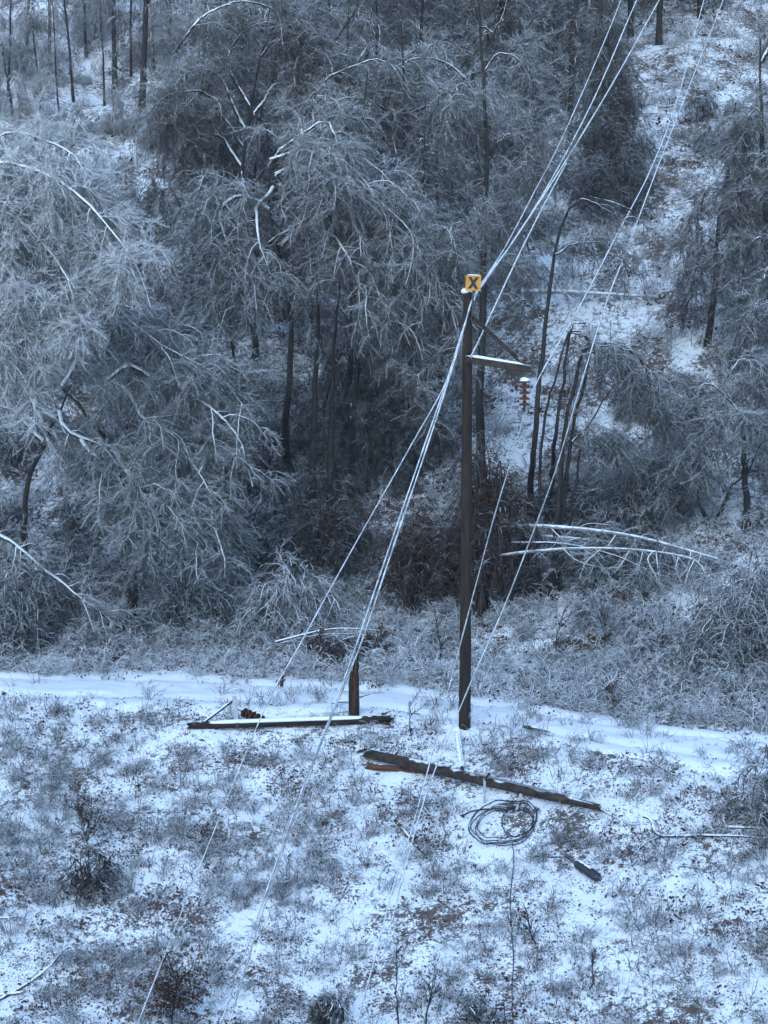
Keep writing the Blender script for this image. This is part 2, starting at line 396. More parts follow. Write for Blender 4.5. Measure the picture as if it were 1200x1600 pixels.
lib = bpy.data.collections.new('tuft_library')
def lib_obj(col, name, me):
    o = bpy.data.objects.new(name, me); col.objects.link(o); return o
def scatter(name, label, cat, meshes, pos, scl, frost, seed, rot=None, parent=None):
    col = bpy.data.collections.new(name + '_pieces')
    for i, me in enumerate(meshes): lib_obj(col, '%s_piece_%d' % (name, i), me).color = (frost, 0, 0, 1)
    g = np.random.default_rng(seed); n = len(pos)
    me = bpy.data.meshes.new(name); me.vertices.add(n); me.vertices.foreach_set('co', np.asarray(pos, np.float32).ravel())
    for nm, ty, val in (('rot', 'FLOAT_VECTOR', rot if rot is not None else np.stack([g.normal(size=n) * .15, g.normal(size=n) * .15, g.uniform(0, 6.28, n)], 1)), ('scl', 'FLOAT', scl), ('pick', 'INT', g.integers(0, len(meshes), n))):
        a = me.attributes.new(nm, ty, 'POINT')
        a.data.foreach_set('vector' if ty == 'FLOAT_VECTOR' else 'value', np.asarray(val, np.int32 if ty == 'INT' else np.float32).ravel())
    o = obj(name, me, parent, frost); tag(o, label, cat, kind='stuff')
    ng = bpy.data.node_groups.new(name + '_scatter', 'GeometryNodeTree')
    ng.interface.new_socket('Geometry', in_out='INPUT', socket_type='NodeSocketGeometry'); ng.interface.new_socket('Geometry', in_out='OUTPUT', socket_type='NodeSocketGeometry')
    N = ng.nodes; gi = N.new('NodeGroupInput'); go = N.new('NodeGroupOutput'); mp = N.new('GeometryNodeMeshToPoints'); ip = N.new('GeometryNodeInstanceOnPoints'); ci = N.new('GeometryNodeCollectionInfo')
    ci.inputs['Collection'].default_value = col; ci.inputs['Separate Children'].default_value = True; ci.inputs['Reset Children'].default_value = True
    def attr(nm, ty):
        k = N.new('GeometryNodeInputNamedAttribute'); k.data_type = ty; k.inputs['Name'].default_value = nm; return k.outputs['Attribute']
    Lk = ng.links.new
    Lk(gi.outputs[0], ip.inputs['Points']); Lk(ci.outputs[0], ip.inputs['Instance']); ip.inputs['Pick Instance'].default_value = True
    Lk(attr('pick', 'INT'), ip.inputs['Instance Index'])
    er = N.new('FunctionNodeEulerToRotation'); Lk(attr('rot', 'FLOAT_VECTOR'), er.inputs[0]); Lk(er.outputs[0], ip.inputs['Rotation'])
    Lk(attr('scl', 'FLOAT'), ip.inputs['Scale']); Lk(ip.outputs[0], go.inputs[0])
    md = o.modifiers.new('scatter', 'NODES'); md.node_group = ng
    return o

def spray_mesh(seed, ln=.34, n=15):
    """a frosted spray: a short stem along X with fine side twigs"""
    g = np.random.default_rng(seed); t = np.linspace(0, 1, 4); st = np.stack([t * ln, g.normal() * .02 * t, -.10 * ln * t ** 2], 1)
    a, qa = tubes(st[None], np.linspace(.004, .0025, 4)[None], 3)
    P0 = st[0] + (st[-1] - st[0]) * g.uniform(.08, 1, n)[:, None]
    d = norm(np.stack([g.uniform(.5, 1.1, n), np.where(np.arange(n) % 2, 1, -1) * g.uniform(.4, 1, n), g.normal(size=n) * .45 - .1], 1))
    V, T = spikes(np.stack([P0, P0 + d * g.uniform(.05, .15, n)[:, None]], 1), .0042)
    return mesh_np('spray%d' % seed, np.concatenate([a, V]), qa, M['twig'], tri=T + len(a))
SPRAY = [spray_mesh(900 + k) for k in range(4)]
def spray_crown(parent, me, frost, n, seed, down=.25):
    B = me['lines']; g = np.random.default_rng(seed)
    w = np.linalg.norm(B[:, -1] - B[:, 0], axis=1); i = g.choice(len(B), n, p=w / w.sum()); k = g.integers(0, B.shape[1] - 1, n); f = g.uniform(0, 1, n)[:, None]
    p = B[i, k] * (1 - f) + B[i, k + 1] * f
    d = norm(norm(B[i, k + 1] - B[i, k]) + g.normal(size=(n, 3)) * .45 + np.array([0, 0, -down]))
    rot = np.stack([g.uniform(0, 6.28, n), -np.arcsin(np.clip(d[:, 2], -1, 1)), np.arctan2(d[:, 1], d[:, 0])], 1)
    o = scatter('spray_twigs', None, None, SPRAY, p, g.uniform(.7, 1.5, n), frost, seed, rot=rot, parent=parent)
    return o

# ------------------------------------------------------------------ the trees one can tell apart
def hero(name, label, basepx, Y, trunks, limbs, seed, frost=0.5, bf=None, cat='tree', group=None, base=None, **kw):
    b = base if base is not None else gp(*basepx)
    if Y is None: Y = float(b[1])
    b = np.array([b[0], b[1], ground(b[0], b[1]) - 0.05])
    tr = [L(b, t, Y) for t in trunks]
    for t in tr[:1]: t[0] = np.array([0, 0, 0.0])
    for t in tr[1:]:
        if t[0][2] < 0.8: t[0][2] = ground(t[0][0] + b[0], t[0][1] + b[1]) - b[2] - 0.1
    li = [L(b, t, Y) for t in limbs]
    ns = int(kw.get('n4', 9000) * .52)
    me = tree_meshes(name + str(seed), tr, li, seed, **kw)
    e = place(name, me, b, label, cat, group, frost=frost, bf=bf)
    spray_crown(e, me, frost, ns, seed)
    return e

# big iced tree at the left, its limbs pouring down to the right
hero('drooping_tree', 'big ice-laden tree left of the track, snow-lined limbs pouring down to the right', (205, 985), None,
     [[(205, 985), (204, 880), (200, 800), (190, 730), (160, 680), (128, 640), (96, 606), (60, 560)],
      [(40, 990), (35, 880), (42, 760), (66, 690), (98, 632), (112, 600)]],
     [[(90, 640, -.6), (92, 655, -.7), (108, 676, -.8), (140, 688, -1), (172, 697, -1.2), (214, 722, -1.4), (232, 755, -1.4), (290, 790, -1.5), (340, 830, -1.5)],
      [(128, 685, -1), (160, 720, -1.2), (186, 750, -1.4), (200, 790, -1.5), (225, 830, -1.5)],
      [(175, 700, -1.2), (198, 735, -1.5), (220, 770, -1.6), (255, 800, -1.7), (310, 850, -1.6)],
      [(168, 592, -.6), (200, 570, -.8), (236, 590, -1), (280, 606, -1.2), (330, 640, -1.4), (375, 690, -1.4), (395, 760, -1.3)],
      [(176, 596, -.5), (205, 616, -.9), (222, 650, -1.1), (270, 680, -1.2), (330, 770, -1.3), (365, 800, -1.3)],
      [(120, 420, 0), (170, 455, -.4), (220, 510, -.8), (270, 545, -1), (345, 590, -1), (385, 640, -1)],
      [(60, 560, 0), (80, 500, .2), (130, 470, 0), (200, 480, 0), (260, 520, .3), (310, 590, .5)],
      [(96, 606, 0), (140, 540, .5), (200, 540, .8), (300, 600, .8), (350, 680, .8)],
      [(66, 690, .4), (20, 640, .2), (-20, 640, 0), (-60, 700, 0)],
      [(66, 660, .4), (40, 590, 1), (0, 560, 1), (-60, 600, 1)],
      [(190, 730, .2), (230, 720, .8), (300, 760, 1.1), (350, 850, 1.1)],
      [(-30, 815, -1), (0, 838, -1), (60, 880, -1), (110, 920, -1.2), (185, 978, -1.2)]],
     101, frost=0.56, bf=1.0, n2=230, l2=(0.6, 2.0), n3=1800, l3=(0.35, 0.95), n4=30000, l4=(0.15, 0.5), droop=0.3, r_trunk=0.15, r_limb=0.075, tmin=0.05, up=0.05)
hero('drooping_tree', 'bright frosted tree leaning in from the left edge above the big drooping one', (-90, 1000), 49.5,
     [[(-90, 1000), (-95, 800), (-100, 600), (-95, 420), (-70, 330), (-40, 260)]],
     [[(-80, 300), (-20, 250, -.5), (50, 255, -.8), (110, 290, -1), (170, 350, -1), (215, 420, -1), (235, 480, -1)],
      [(-90, 360), (-20, 320, -.8), (40, 350, -1), (90, 420, -1.2), (120, 500, -1.2)],
      [(-80, 400), (-20, 390, -1), (20, 430, -1.2), (45, 500, -1.3)],
      [(-90, 420), (-40, 300, .8), (30, 300, 1), (100, 340, 1.1), (150, 420, 1.2)],
      [(-60, 280), (0, 210, .6), (60, 215, .6), (120, 250, .5), (160, 320, .5)],
      [(-90, 520), (-40, 480, -.6), (10, 520, -.9), (30, 600, -1)]],
     102, frost=0.95, bf=1.0, n2=150, l2=(0.5, 1.7), n3=1300, n4=22000, l4=(0.14, 0.42), droop=0.24, r_trunk=0.16, r_limb=0.06, tmin=0.05, up=0.05)
hero('arching_tree', 'tall tree bowed into wide arches at the top, dark hanging crown left of centre', (380, 470), 62,
     [[(375, 480), (380, 330), (378, 250), (392, 170), (410, 90), (440, 20)],
      [(470, 440), (482, 300), (490, 180), (512, 90), (560, 10)]],
     [[(275, 82, -1), (300, 48, -1), (335, 18, -.5), (380, 5), (430, 20), (470, 60), (490, 120)],
      [(392, 170), (360, 100, .5), (400, 40, .5), (470, 50, .3), (520, 120)],
      [(410, 90), (440, 60), (480, 70), (500, 120), (505, 180)],
      [(380, 230), (350, 180), (310, 148, -.6), (265, 152, -1), (232, 178, -1)],
      [(378, 200), (340, 120, .4), (300, 110), (260, 150), (240, 220)],
      [(485, 190), (510, 130, -1), (545, 105, -1), (600, 92, -1), (650, 120, -.8)],
      [(485, 210), (510, 165, -1.2), (550, 150, -1.4), (600, 170, -1.4), (620, 230, -1.2)],
      [(378, 260), (340, 210, .6), (290, 230, .8), (260, 300, .8)],
      [(395, 180), (430, 130, 1), (470, 160, 1.2), (480, 260, 1.2)]],
     103, frost=0.36, bf=0.45, n2=230, l2=(0.7, 2.1), n3=1500, n4=22000, l4=(0.18, 0.55), droop=0.26, r_trunk=0.13, r_limb=0.06)
hero('weeping_tree', 'iced tree bent to a peak left of the orange sign, twigs hanging in curtains', (445, 745), 55,
     [[(445, 745), (447, 640), (452, 540), (448, 450), (432, 380), (420, 310), (428, 250)],
      [(480, 765), (488, 660), (497, 560), (502, 470), (488, 400), (450, 362)],
      [(510, 770), (512, 660), (520, 540), (530, 440)]],
     [[(432, 250), (450, 225, -.4), (480, 205, -.7), (512, 190, -.9), (528, 225, -1), (560, 290, -1.2), (590, 360, -1.2)],
      [(428, 252), (455, 232, -.2), (490, 210, -.5), (512, 196, -.6)],
      [(424, 250), (480, 236, -1), (540, 264, -1.4), (590, 310, -1.6), (640, 360, -1.7), (690, 430, -1.7), (705, 500, -1.6)],
      [(450, 248), (500, 282, -1.4), (540, 325, -1.7), (570, 400, -1.8)],
      [(420, 378), (460, 350, -.8), (500, 330, -1.2), (550, 312, -1.6), (600, 330, -1.6), (650, 400, -1.5)],
      [(450, 362), (510, 362, -1.2), (540, 398, -1.6), (552, 438, -1.7), (600, 470, -1.8), (640, 540, -1.7)],
      [(420, 330), (380, 310, -.4), (345, 330, -.8), (360, 400, -1), (365, 480, -1)],
      [(428, 290), (400, 330, -1), (412, 390, -1.4), (430, 450, -1.4)],
      [(430, 270), (520, 230, 1), (600, 270, 1.4), (660, 360, 1.4), (690, 470, 1.2)],
      [(440, 380), (520, 320, 1.2), (590, 360, 1.5), (630, 460, 1.5)]],
     104, frost=0.54, bf=0.9, n2=260, l2=(0.8, 2.4), n3=1700, n4=26000, l4=(0.18, 0.55), droop=0.42, r_trunk=0.15, r_limb=0.062, up=0.1)
hero('arching_tree', 'broad grey tree up the slope above the orange sign, limbs arching to the right', (630, 560), 63,
     [[(600, 560), (605, 420), (560, 300), (552, 240), (590, 190)],
      [(690, 560), (700, 440), (715, 340), (735, 230), (742, 140)]],
     [[(552, 240), (580, 195, -1), (620, 168, -1.2), (690, 158, -1), (760, 180, -1)],
      [(556, 260), (600, 215, -.6), (640, 190, -.8), (700, 200), (760, 260)],
      [(720, 310), (690, 250), (640, 220), (600, 250), (585, 310)],
      [(735, 230), (770, 170), (820, 180), (850, 240)],
      [(742, 150), (700, 100), (650, 90), (600, 120), (580, 180)],
      [(742, 140), (770, 90), (810, 100), (840, 160)],
      [(605, 330), (650, 298, -1.6), (700, 300, -1.8), (760, 315, -1.8), (790, 350, -1.6)],
      [(715, 340), (760, 300, .6), (800, 330, .8), (830, 400, .8)],
      [(600, 360), (560, 330, 1), (540, 380, 1), (535, 440, 1)],
      [(700, 420), (670, 380, .3), (640, 410, .4), (630, 480, .4)]],
     105, frost=0.46, bf=0.5, n2=250, l2=(0.8, 2.2), n3=1700, n4=24000, l4=(0.18, 0.55), droop=0.25, r_trunk=0.12, r_limb=0.05)
hero('slender_tree', 'straight dark trunk just behind the standing utility pole', (752, 780), 53,
     [[(752, 790), (748, 640), (752, 500), (756, 380), (760, 240), (755, 100), (750, 0), (748, -60)]],
     [[(752, 480), (770, 430), (800, 400), (840, 420)], [(755, 400), (720, 350, -.4), (690, 370, -.4), (670, 430)],
      [(758, 260), (790, 210), (830, 220)], [(757, 180), (720, 140), (690, 160)], [(750, 560), (700, 540, .4), (660, 580, .6), (640, 640, .6)],
      [(750, 520), (700, 470, .6), (650, 480, .8), (610, 540, .8)]],
     106, frost=0.4, n2=50, n3=320, n4=4500, droop=0.3, r_trunk=0.16, r_limb=0.03)
hero('slender_tree', 'thin dark sapling trunk bent over at its top, right of the crossarm', (826, 805), 50.5,
     [[(826, 805), (834, 690), (842, 570), (852, 470), (862, 400), (878, 340), (905, 309), (945, 312), (990, 330)]],
     [[(868, 396), (890, 385), (915, 382), (960, 388), (985, 400)], [(905, 309), (940, 318, -.2), (975, 345, -.3)], [(848, 500), (820, 470), (800, 480)]],
     107, frost=0.3, bf=0.3, n2=18, l2=(0.4, 1.0), n3=70, n4=700, droop=0.3, r_trunk=0.11, r_limb=0.022, r_tip=0.025)
hero('bent_sapling_clump', 'clump of dark stems snapped over at mid height, right of the standing pole', (860, 800), 51.5,
     [[(850, 805), (864, 690), (876, 590), (888, 522), (898, 502), (915, 505)],
      [(846, 805), (852, 700), (868, 600), (882, 540), (888, 520)],
      [(862, 805), (878, 700), (892, 610), (905, 555), (925, 535), (960, 536), (1000, 560), (1020, 610)],
      [(866, 805), (893, 690), (918, 590), (926, 540), (910, 515), (890, 518)],
      [(872, 805), (900, 720), (930, 640), (960, 600)]],
     [[(905, 555), (945, 540, -.4), (990, 545, -.6), (1022, 590, -.6), (1030, 640, -.6)], [(926, 545), (960, 555), (1000, 600)],
      [(888, 520), (920, 525), (935, 545)], [(893, 690), (930, 660), (970, 680)]],
     108, frost=0.38, bf=0.35, n2=50, l2=(0.5, 1.2), n3=260, n4=3200, l4=(0.15, 0.45), droop=0.38, r_trunk=0.085, r_limb=0.03, r_list=[1, .8, 1, .9, .6], r_tip=0.03)
hero('vine_covered_tree', 'tall dark trunk wrapped in a cone of hanging vines, high on the right slope', (950, 312), None,
     [[(950, 312), (948, 230), (944, 130), (940, 20), (938, -80)]],
     [[(948, 200), (965, 215), (985, 260), (1000, 310)], [(946, 150), (960, 170), (980, 220), (992, 290)], [(944, 110), (930, 150), (925, 220), (922, 300)],
      [(946, 190), (955, 205, -1), (960, 250, -1.4), (965, 310, -1.6)], [(944, 90), (958, 110, .8), (975, 170, 1.2), (985, 260, 1.4)],
      [(947, 230), (935, 240, -1), (925, 280, -1.2), (920, 310, -1.3)], [(946, 160), (950, 175, -1), (955, 240, -1.6), (955, 300, -2)],
      [(940, -10), (948, 20, -.5), (956, 80, -.7), (962, 150, -.8)], [(941, 20), (932, 50, -.3), (930, 110, -.5), (928, 180, -.6)], [(942, 50), (955, 75, .4), (965, 130, .5), (972, 200, .6)]],
     109, frost=0.28, bf=0.1, mats=('bark', 'vine', 'twig'), n2=220, l2=(0.6, 1.8), n3=1300, n4=14000, l4=(0.2, 0.55), droop=0.55, r_trunk=0.2, r_limb=0.05, along=.3)
hero('slender_tree', 'leaning dark tree with hanging grey twigs by the right edge of the slope', (1104, 545), None,
     [[(1104, 545), (1116, 470), (1124, 390), (1130, 320), (1145, 240), (1150, 160)]],
     [[(1130, 320), (1150, 290), (1172, 320), (1180, 400)], [(1126, 370), (1150, 350), (1175, 390), (1178, 470)], [(1124, 400), (1100, 380), (1085, 420), (1080, 470)],
      [(1140, 260), (1165, 220), (1190, 250), (1200, 330)], [(1118, 460), (1150, 440, -1), (1175, 480, -1), (1185, 540, -1)], [(1135, 300), (1110, 290), (1095, 330), (1090, 380)]],
     110, frost=0.42, bf=0.3, n2=60, l2=(0.6, 1.6), n3=380, n4=5000, droop=0.45, r_trunk=0.12, r_limb=0.04)
hero('drooping_tree', 'dark dense tree cut by the right edge, upper slope', (1215, 560), 60,
     [[(1215, 560), (1205, 420), (1200, 300), (1190, 180), (1188, 60)]],
     [[(1200, 300), (1180, 260), (1160, 300), (1150, 380)], [(1192, 200), (1180, 170), (1165, 210), (1160, 290)],
      [(1204, 400), (1185, 370, -1), (1165, 410, -1), (1155, 480, -1)], [(1190, 100), (1210, 60), (1240, 90), (1260, 180)]],
     111, frost=0.40, n2=60, l2=(0.6, 1.6), n3=450, n4=5500, droop=0.4, r_trunk=0.2, r_limb=0.05)
hero('drooping_tree', 'grey twiggy tree at the right edge, below the leaning dark one', (1168, 830), 53,
     [[(1168, 835), (1166, 760), (1162, 690), (1150, 640), (1130, 600)], [(1104, 870), (1090, 790), (1074, 720), (1058, 670), (1045, 640)], [(1110, 870), (1120, 800), (1150, 740), (1190, 700)]],
     [[(1150, 640), (1110, 600), (1085, 620), (1070, 680)], [(1162, 690), (1130, 640, -1), (1100, 660, -1), (1095, 730, -1)], [(1166, 740), (1190, 690), (1215, 710), (1230, 790)],
      [(1150, 640), (1185, 590), (1215, 610), (1230, 680)], [(1130, 600), (1160, 560), (1200, 570), (1220, 640)], [(1090, 790), (1060, 750), (1035, 770), (1020, 820)],
      [(1074, 720), (1040, 700), (1010, 720), (1000, 780)]],
     112, frost=0.45, n2=110, l2=(0.6, 1.6), n3=600, n4=7000, droop=0.3, r_trunk=0.12, r_limb=0.035, r_list=[1, .6, .6])

def leaf_quads(g, src, n, size, up=.3):
    p = src[g.choice(len(src), n)] + g.normal(size=(n, 3)) * size * .5
    ax = norm(g.normal(size=(n, 3)) + np.array([0, 0, -up])); nn = norm(g.normal(size=(n, 3)) + np.array([0, 0, .7])); sd = norm(np.cross(ax, nn)); nn = np.cross(sd, ax)
    s = (size * g.uniform(.6, 1.3, n))[:, None]
    a = p; m = p + ax * s * .55 - nn * s * .10; t = p + ax * s + nn * s * .05
    l1 = p + ax * s * .45 + sd * s * .34 + nn * s * .12; r1 = p + ax * s * .45 - sd * s * .34 + nn * s * .12
    V = np.stack([a, l1, m, r1, t], 1).reshape(-1, 3); i = np.arange(n)[:, None] * 5
    Q = np.concatenate([i + np.array([[0, 2, 1, 1]]), ]) if False else np.concatenate([i + np.array([[0, 3, 2, 1]]), i + np.array([[1, 2, 3, 4]])])
    return V, Q

# ------------------------------------------------------------------ shrubs and thickets
def dome(seed, w, h, d, n, hang=0.6):
    """arching stems of a mound: start near the middle, rise, and bow outwards"""
    g = np.random.default_rng(seed); out = []
    for _ in range(n):
        a = g.uniform(0, 2 * math.pi); r = math.sqrt(g.uniform(0.05, 1)); hh = h * math.sqrt(max(0.1, 1 - r * r * 0.75)) * g.uniform(0.75, 1.05)
        ex, ey = math.cos(a) * r * w / 2, math.sin(a) * r * d / 2
        sx, sy = ex * 0.35 + g.normal() * w * .04, ey * 0.35 + g.normal() * d * .04
        out.append([(sx, sy, -0.15), (sx + (ex - sx) * .2, sy + (ey - sy) * .2, hh * 0.6), (sx + (ex - sx) * .55, sy + (ey - sy) * .55, hh), (ex, ey, hh * (0.98 - 0.3 * hang)), (ex * 1.12, ey * 1.12, hh * (1 - 0.85 * hang) - 0.1)])
    return [[np.array(p) for p in q] for q in out]
def mound(name, label, px, py, wpx, hpx, seed, frost, mats=('bark', 'limb', 'twig'), n=14, depth=None, cat='shrub', group=None, Y=None, **kw):
    b = gp(px, py) if Y is None else at(px, py, Y)
    b = np.array([b[0], b[1], ground(b[0], b[1])])
    k = b[1] / FPX / math.cos(PITCH)
    w, h = wpx * k, hpx * k
    d = depth if depth else w * 0.7
    a = dict(n2=int(90), l2=(0.25 * h, 0.6 * h), n3=600, l3=(0.12 * h, 0.3 * h), n4=7000, l4=(0.12, 0.4), droop=0.35, r_limb=0.028, tw=0.006, wob=0.04); a.update(kw)
    me = tree_meshes(name + str(seed), None, dome(seed, w, h, d, n), seed, mats=mats, **a)
    e = empty(name, b, label, cat, group)
    obj('stems', me['branches'], e, frost); obj('twigs', me['twigs'], e, frost)
    return e
mound('vine_mound', 'tall dark mound of brown vines directly behind the standing pole', 762, 955, 150, 280, 201, 0.28, ('bark', 'vine', 'vine'), n=56, n2=420, n3=1300, n4=11000, l2=(.5, 1.6), l3=(.2, .6), droop=0.3, r_limb=.035, tw=.008)
def mound_leaves(e, seed, w, h, d, n, size=.09):
    g = np.random.default_rng(seed); a = g.uniform(0, 6.28, n); r = np.sqrt(g.uniform(0, 1, n)); k = g.uniform(.86, 1.02, n)
    src = np.stack([np.cos(a) * r * w / 2 * k, np.sin(a) * r * d / 2 * k, h * np.sqrt(np.maximum(0.02, 1 - r ** 2 * .98)) * k], 1); src[:, 2] *= g.uniform(.35, 1, n) ** .5
    o = obj('leaves', mesh_np('mound_leaves%d' % seed, *leaf_quads(g, src, n, size), M['leaf']), e, .3); o['kind'] = 'stuff'
vm_ = [o for o in scene.objects if o.name.startswith('vine_mound')][-1]
mound_leaves(vm_, 251, 2.7, 4.6, 1.9, 5200)
mound('vine_mound', 'lower dark vine tangle left of the standing pole', 662, 958, 130, 175, 202, 0.28, ('bark', 'vine', 'vine'), n=30, n2=220, n3=800, n4=8000, l2=(.4, 1.4), l3=(.2, .6), droop=0.25, r_limb=.03, tw=.008)
vm_ = [o for o in scene.objects if o.name.startswith('vine_mound')][-1]
mound_leaves(vm_, 252, 2.3, 2.9, 1.6, 3000)
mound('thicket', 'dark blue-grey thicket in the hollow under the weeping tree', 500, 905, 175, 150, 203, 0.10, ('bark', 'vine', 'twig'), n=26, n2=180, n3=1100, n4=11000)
mound('frosted_bush', 'pale frosted bush sloping down to the brush pile by the broken stump', 455, 1000, 170, 125, 204, 0.62, n=30, n2=170, n3=1000, n4=12000, droop=0.45)
mound('frosted_bush', 'large frosted bush at the right edge behind the track', 1165, 1045, 190, 190, 205, 0.42, n=30, n2=200, n3=1300, n4=16000)
mound('thicket', 'dark twiggy bush in the left corner behind the track', 30, 1015, 170, 150, 206, 0.28, n=24, n2=160, n3=900, n4=10000)
mound('frosted_bush', 'brown-grey bush at the foot of the big drooping tree', 300, 1000, 170, 120, 207, 0.34, n=22, n2=150, n3=900, n4=9000)
mound('thicket', 'grey twig thicket behind the fallen white trunks', 985, 830, 180, 120, 208, 0.26, n=26, n2=190, n3=1200, n4=13000)
mound('thicket', 'low dark brush under the snapped sapling clump', 880, 815, 120, 90, 209, 0.15, ('bark', 'vine', 'twig'), n=20, n2=120, n3=800, n4=8000)
mound('frosted_bush', 'bush of drooping grey twigs at the right edge beside the track, nearest the camera', 1225, 1300, 170, 150, 210, 0.3, n=20, n2=90, n3=500, n4=6000, l2=(.5, 1.1))
mound('thicket', 'dark tangle of brush beneath the fallen white trunks', 965, 905, 220, 92, 212, .3, ('bark', 'vine', 'twig'), n=30, n2=140, n3=600, n4=6000)
mound('thicket', 'rounded grey thicket on the open slope, right of the snapped stems', 990, 640, 90, 60, 211, 0.4, n=16, n2=70, n3=300, n4=3000)

# ------------------------------------------------------------------ hillside forest: copies of a few grown trees
def upright(seed, h, lean, n_l, l_len, droop):
    g = np.random.default_rng(seed)
    top = np.array([lean, g.normal() * 0.3, h])
    tr = [np.array([0, 0, 0.]), np.array([lean * .1, 0, h * .3]), np.array([lean * .4, .1, h * .65]), top]
    line = smooth_line(tr, 30); li = []
    for k in range(n_l):
        t = g.uniform(0.22, 0.98); p = line[int(t * 29)]; a = g.uniform(0, 6.28); ln = l_len * (1.15 - t * .7) * g.uniform(.7, 1.2)
        o = np.array([math.cos(a), math.sin(a), 0])
        li.append([p, p + o * ln * .35 + np.array([0, 0, ln * .35]), p + o * ln * .75 + np.array([0, 0, ln * (.30 - droop * .4)]), p + o * ln + np.array([0, 0, -ln * droop])])
    return [tr], li
PRO = {}
for key, sd, h, ln_, nl, ll, dr, kw in (
        ('a', 301, 12, 0.5, 34, 2.6, 0.5, dict(n2=190, n3=1300, n4=17000, droop=.28)),
        ('b', 302, 10, 1.4, 30, 2.4, 0.7, dict(n2=190, n3=1200, n4=16000, droop=.35)),
        ('c', 303, 14, 0.3, 20, 1.6, 0.4, dict(n2=90, n3=500, n4=6000, droop=.3)),
        ('d', 304, 8.0, 2.6, 26, 2.2, 0.9, dict(n2=170, n3=1200, n4=15000, droop=.45))):
    tr, li = upright(sd, h, ln_, nl, ll, dr)
    PRO[key] = tree_meshes('forest_' + key, tr, li, sd, l2=(.6, 1.7), l3=(.3, .9), l4=(.2, .55), r_trunk=.15, r_limb=.03, **kw)
used = []; later = []
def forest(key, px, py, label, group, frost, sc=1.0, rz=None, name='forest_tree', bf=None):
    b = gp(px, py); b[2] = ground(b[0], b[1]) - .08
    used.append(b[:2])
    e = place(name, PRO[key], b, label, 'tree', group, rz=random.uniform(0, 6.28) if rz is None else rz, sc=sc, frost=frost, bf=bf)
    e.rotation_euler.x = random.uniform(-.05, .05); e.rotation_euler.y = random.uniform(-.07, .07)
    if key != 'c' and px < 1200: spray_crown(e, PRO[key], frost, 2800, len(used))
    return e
# bare trunks on the bright slope, top left
for px, py, s in ((115, 160, .8), (78, 120, 1.0), (222, 175, 1.6), (180, 140, 1.35), (163, 165, .6), (262, 85, 1.2), (40, 110, .9), (300, 70, 1), (12, 150, .7), (135, 90, .8), (92, 175, .5), (205, 120, .7)):
    forest('c', px, py, 'slim upright trunk on the bright snowy slope in the top left corner', 'trunks on the bright top left slope', 0.55, (s * .62, s * .62, s * 1.05), bf=.4)
for i_, (px, py, s) in enumerate(((60, 215, .4), (245, 235, .42), (20, 190, .55), (285, 200, .5), (110, 235, .3), (-15, 120, .8), (60, 130, .5), (150, 60, .6), (240, 110, .6), (175, 215, .3))):
    forest('d', px, py, 'small white-frosted tree on the bright snowy slope, top left', 'small frosted trees on the top left slope', .75, s)
for px, py, s in ((50, 180, .6), (95, 195, .5), (150, 205, .6), (205, 210, .6), (250, 160, .6), (120, 130, .5), (280, 130, .6), (15, 230, .7)):
    later.append((px, py, s))
# forest across the upper middle
g_ = np.random.default_rng(77)
cand = []
for _ in range(900):
    px, py = g_.uniform(-60, 905), g_.uniform(-20, 640)
    if px < 290 and py < 210: continue
    if py > 330 + 310 * (1 - px / 905.) and px > 560: continue
    if px > 760 and py > 250: continue
    cand.append((px, py))
n_f = 0
for px, py in cand:
    b = gp(px, py)
    if any((b[0] - u[0]) ** 2 + (b[1] - u[1]) ** 2 < 3.4 ** 2 for u in used): continue
    k = g_.choice(['a', 'b', 'd', 'a', 'c']); hs = {'a': 12, 'b': 10, 'c': 14, 'd': 8}[k]
    left = px < 330; low = py > 380
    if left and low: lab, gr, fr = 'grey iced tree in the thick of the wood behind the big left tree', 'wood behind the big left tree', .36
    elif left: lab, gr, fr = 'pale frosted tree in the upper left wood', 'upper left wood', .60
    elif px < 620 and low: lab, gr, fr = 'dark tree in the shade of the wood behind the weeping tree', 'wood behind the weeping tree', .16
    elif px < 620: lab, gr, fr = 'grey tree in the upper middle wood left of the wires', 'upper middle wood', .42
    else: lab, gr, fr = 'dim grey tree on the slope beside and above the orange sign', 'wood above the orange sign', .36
    sc = g_.uniform(.75, 1.1)
    if px < 310:
        if py < 290 or k == 'c': continue
        sc = min(sc, (py - 235) / (hs * FPX / b[1]))
        if sc < .28: continue
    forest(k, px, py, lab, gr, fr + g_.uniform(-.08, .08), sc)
    n_f += 1
# right-hand slope: a few trees along the top and the right edge
for px, py, k, fr in ((905, 120, 'c', .25), (868, 170, 'c', .3), (1030, 70, 'c', .25), (985, 60, 'c', .25), (1095, 30, 'c', .25), (890, 235, 'c', .3), (1030, 20, 'a', .25), (960, 20, 'a', .3)):
    forest(k, px, py, 'dark trunk along the top of the right-hand slope near the wires', 'trunks atop the right slope', fr, .95)
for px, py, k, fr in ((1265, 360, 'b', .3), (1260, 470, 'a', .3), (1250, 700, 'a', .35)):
    forest(k, px, py, 'dim grey tree crowding the right edge of the slope', 'trees at the right edge', fr, .9)
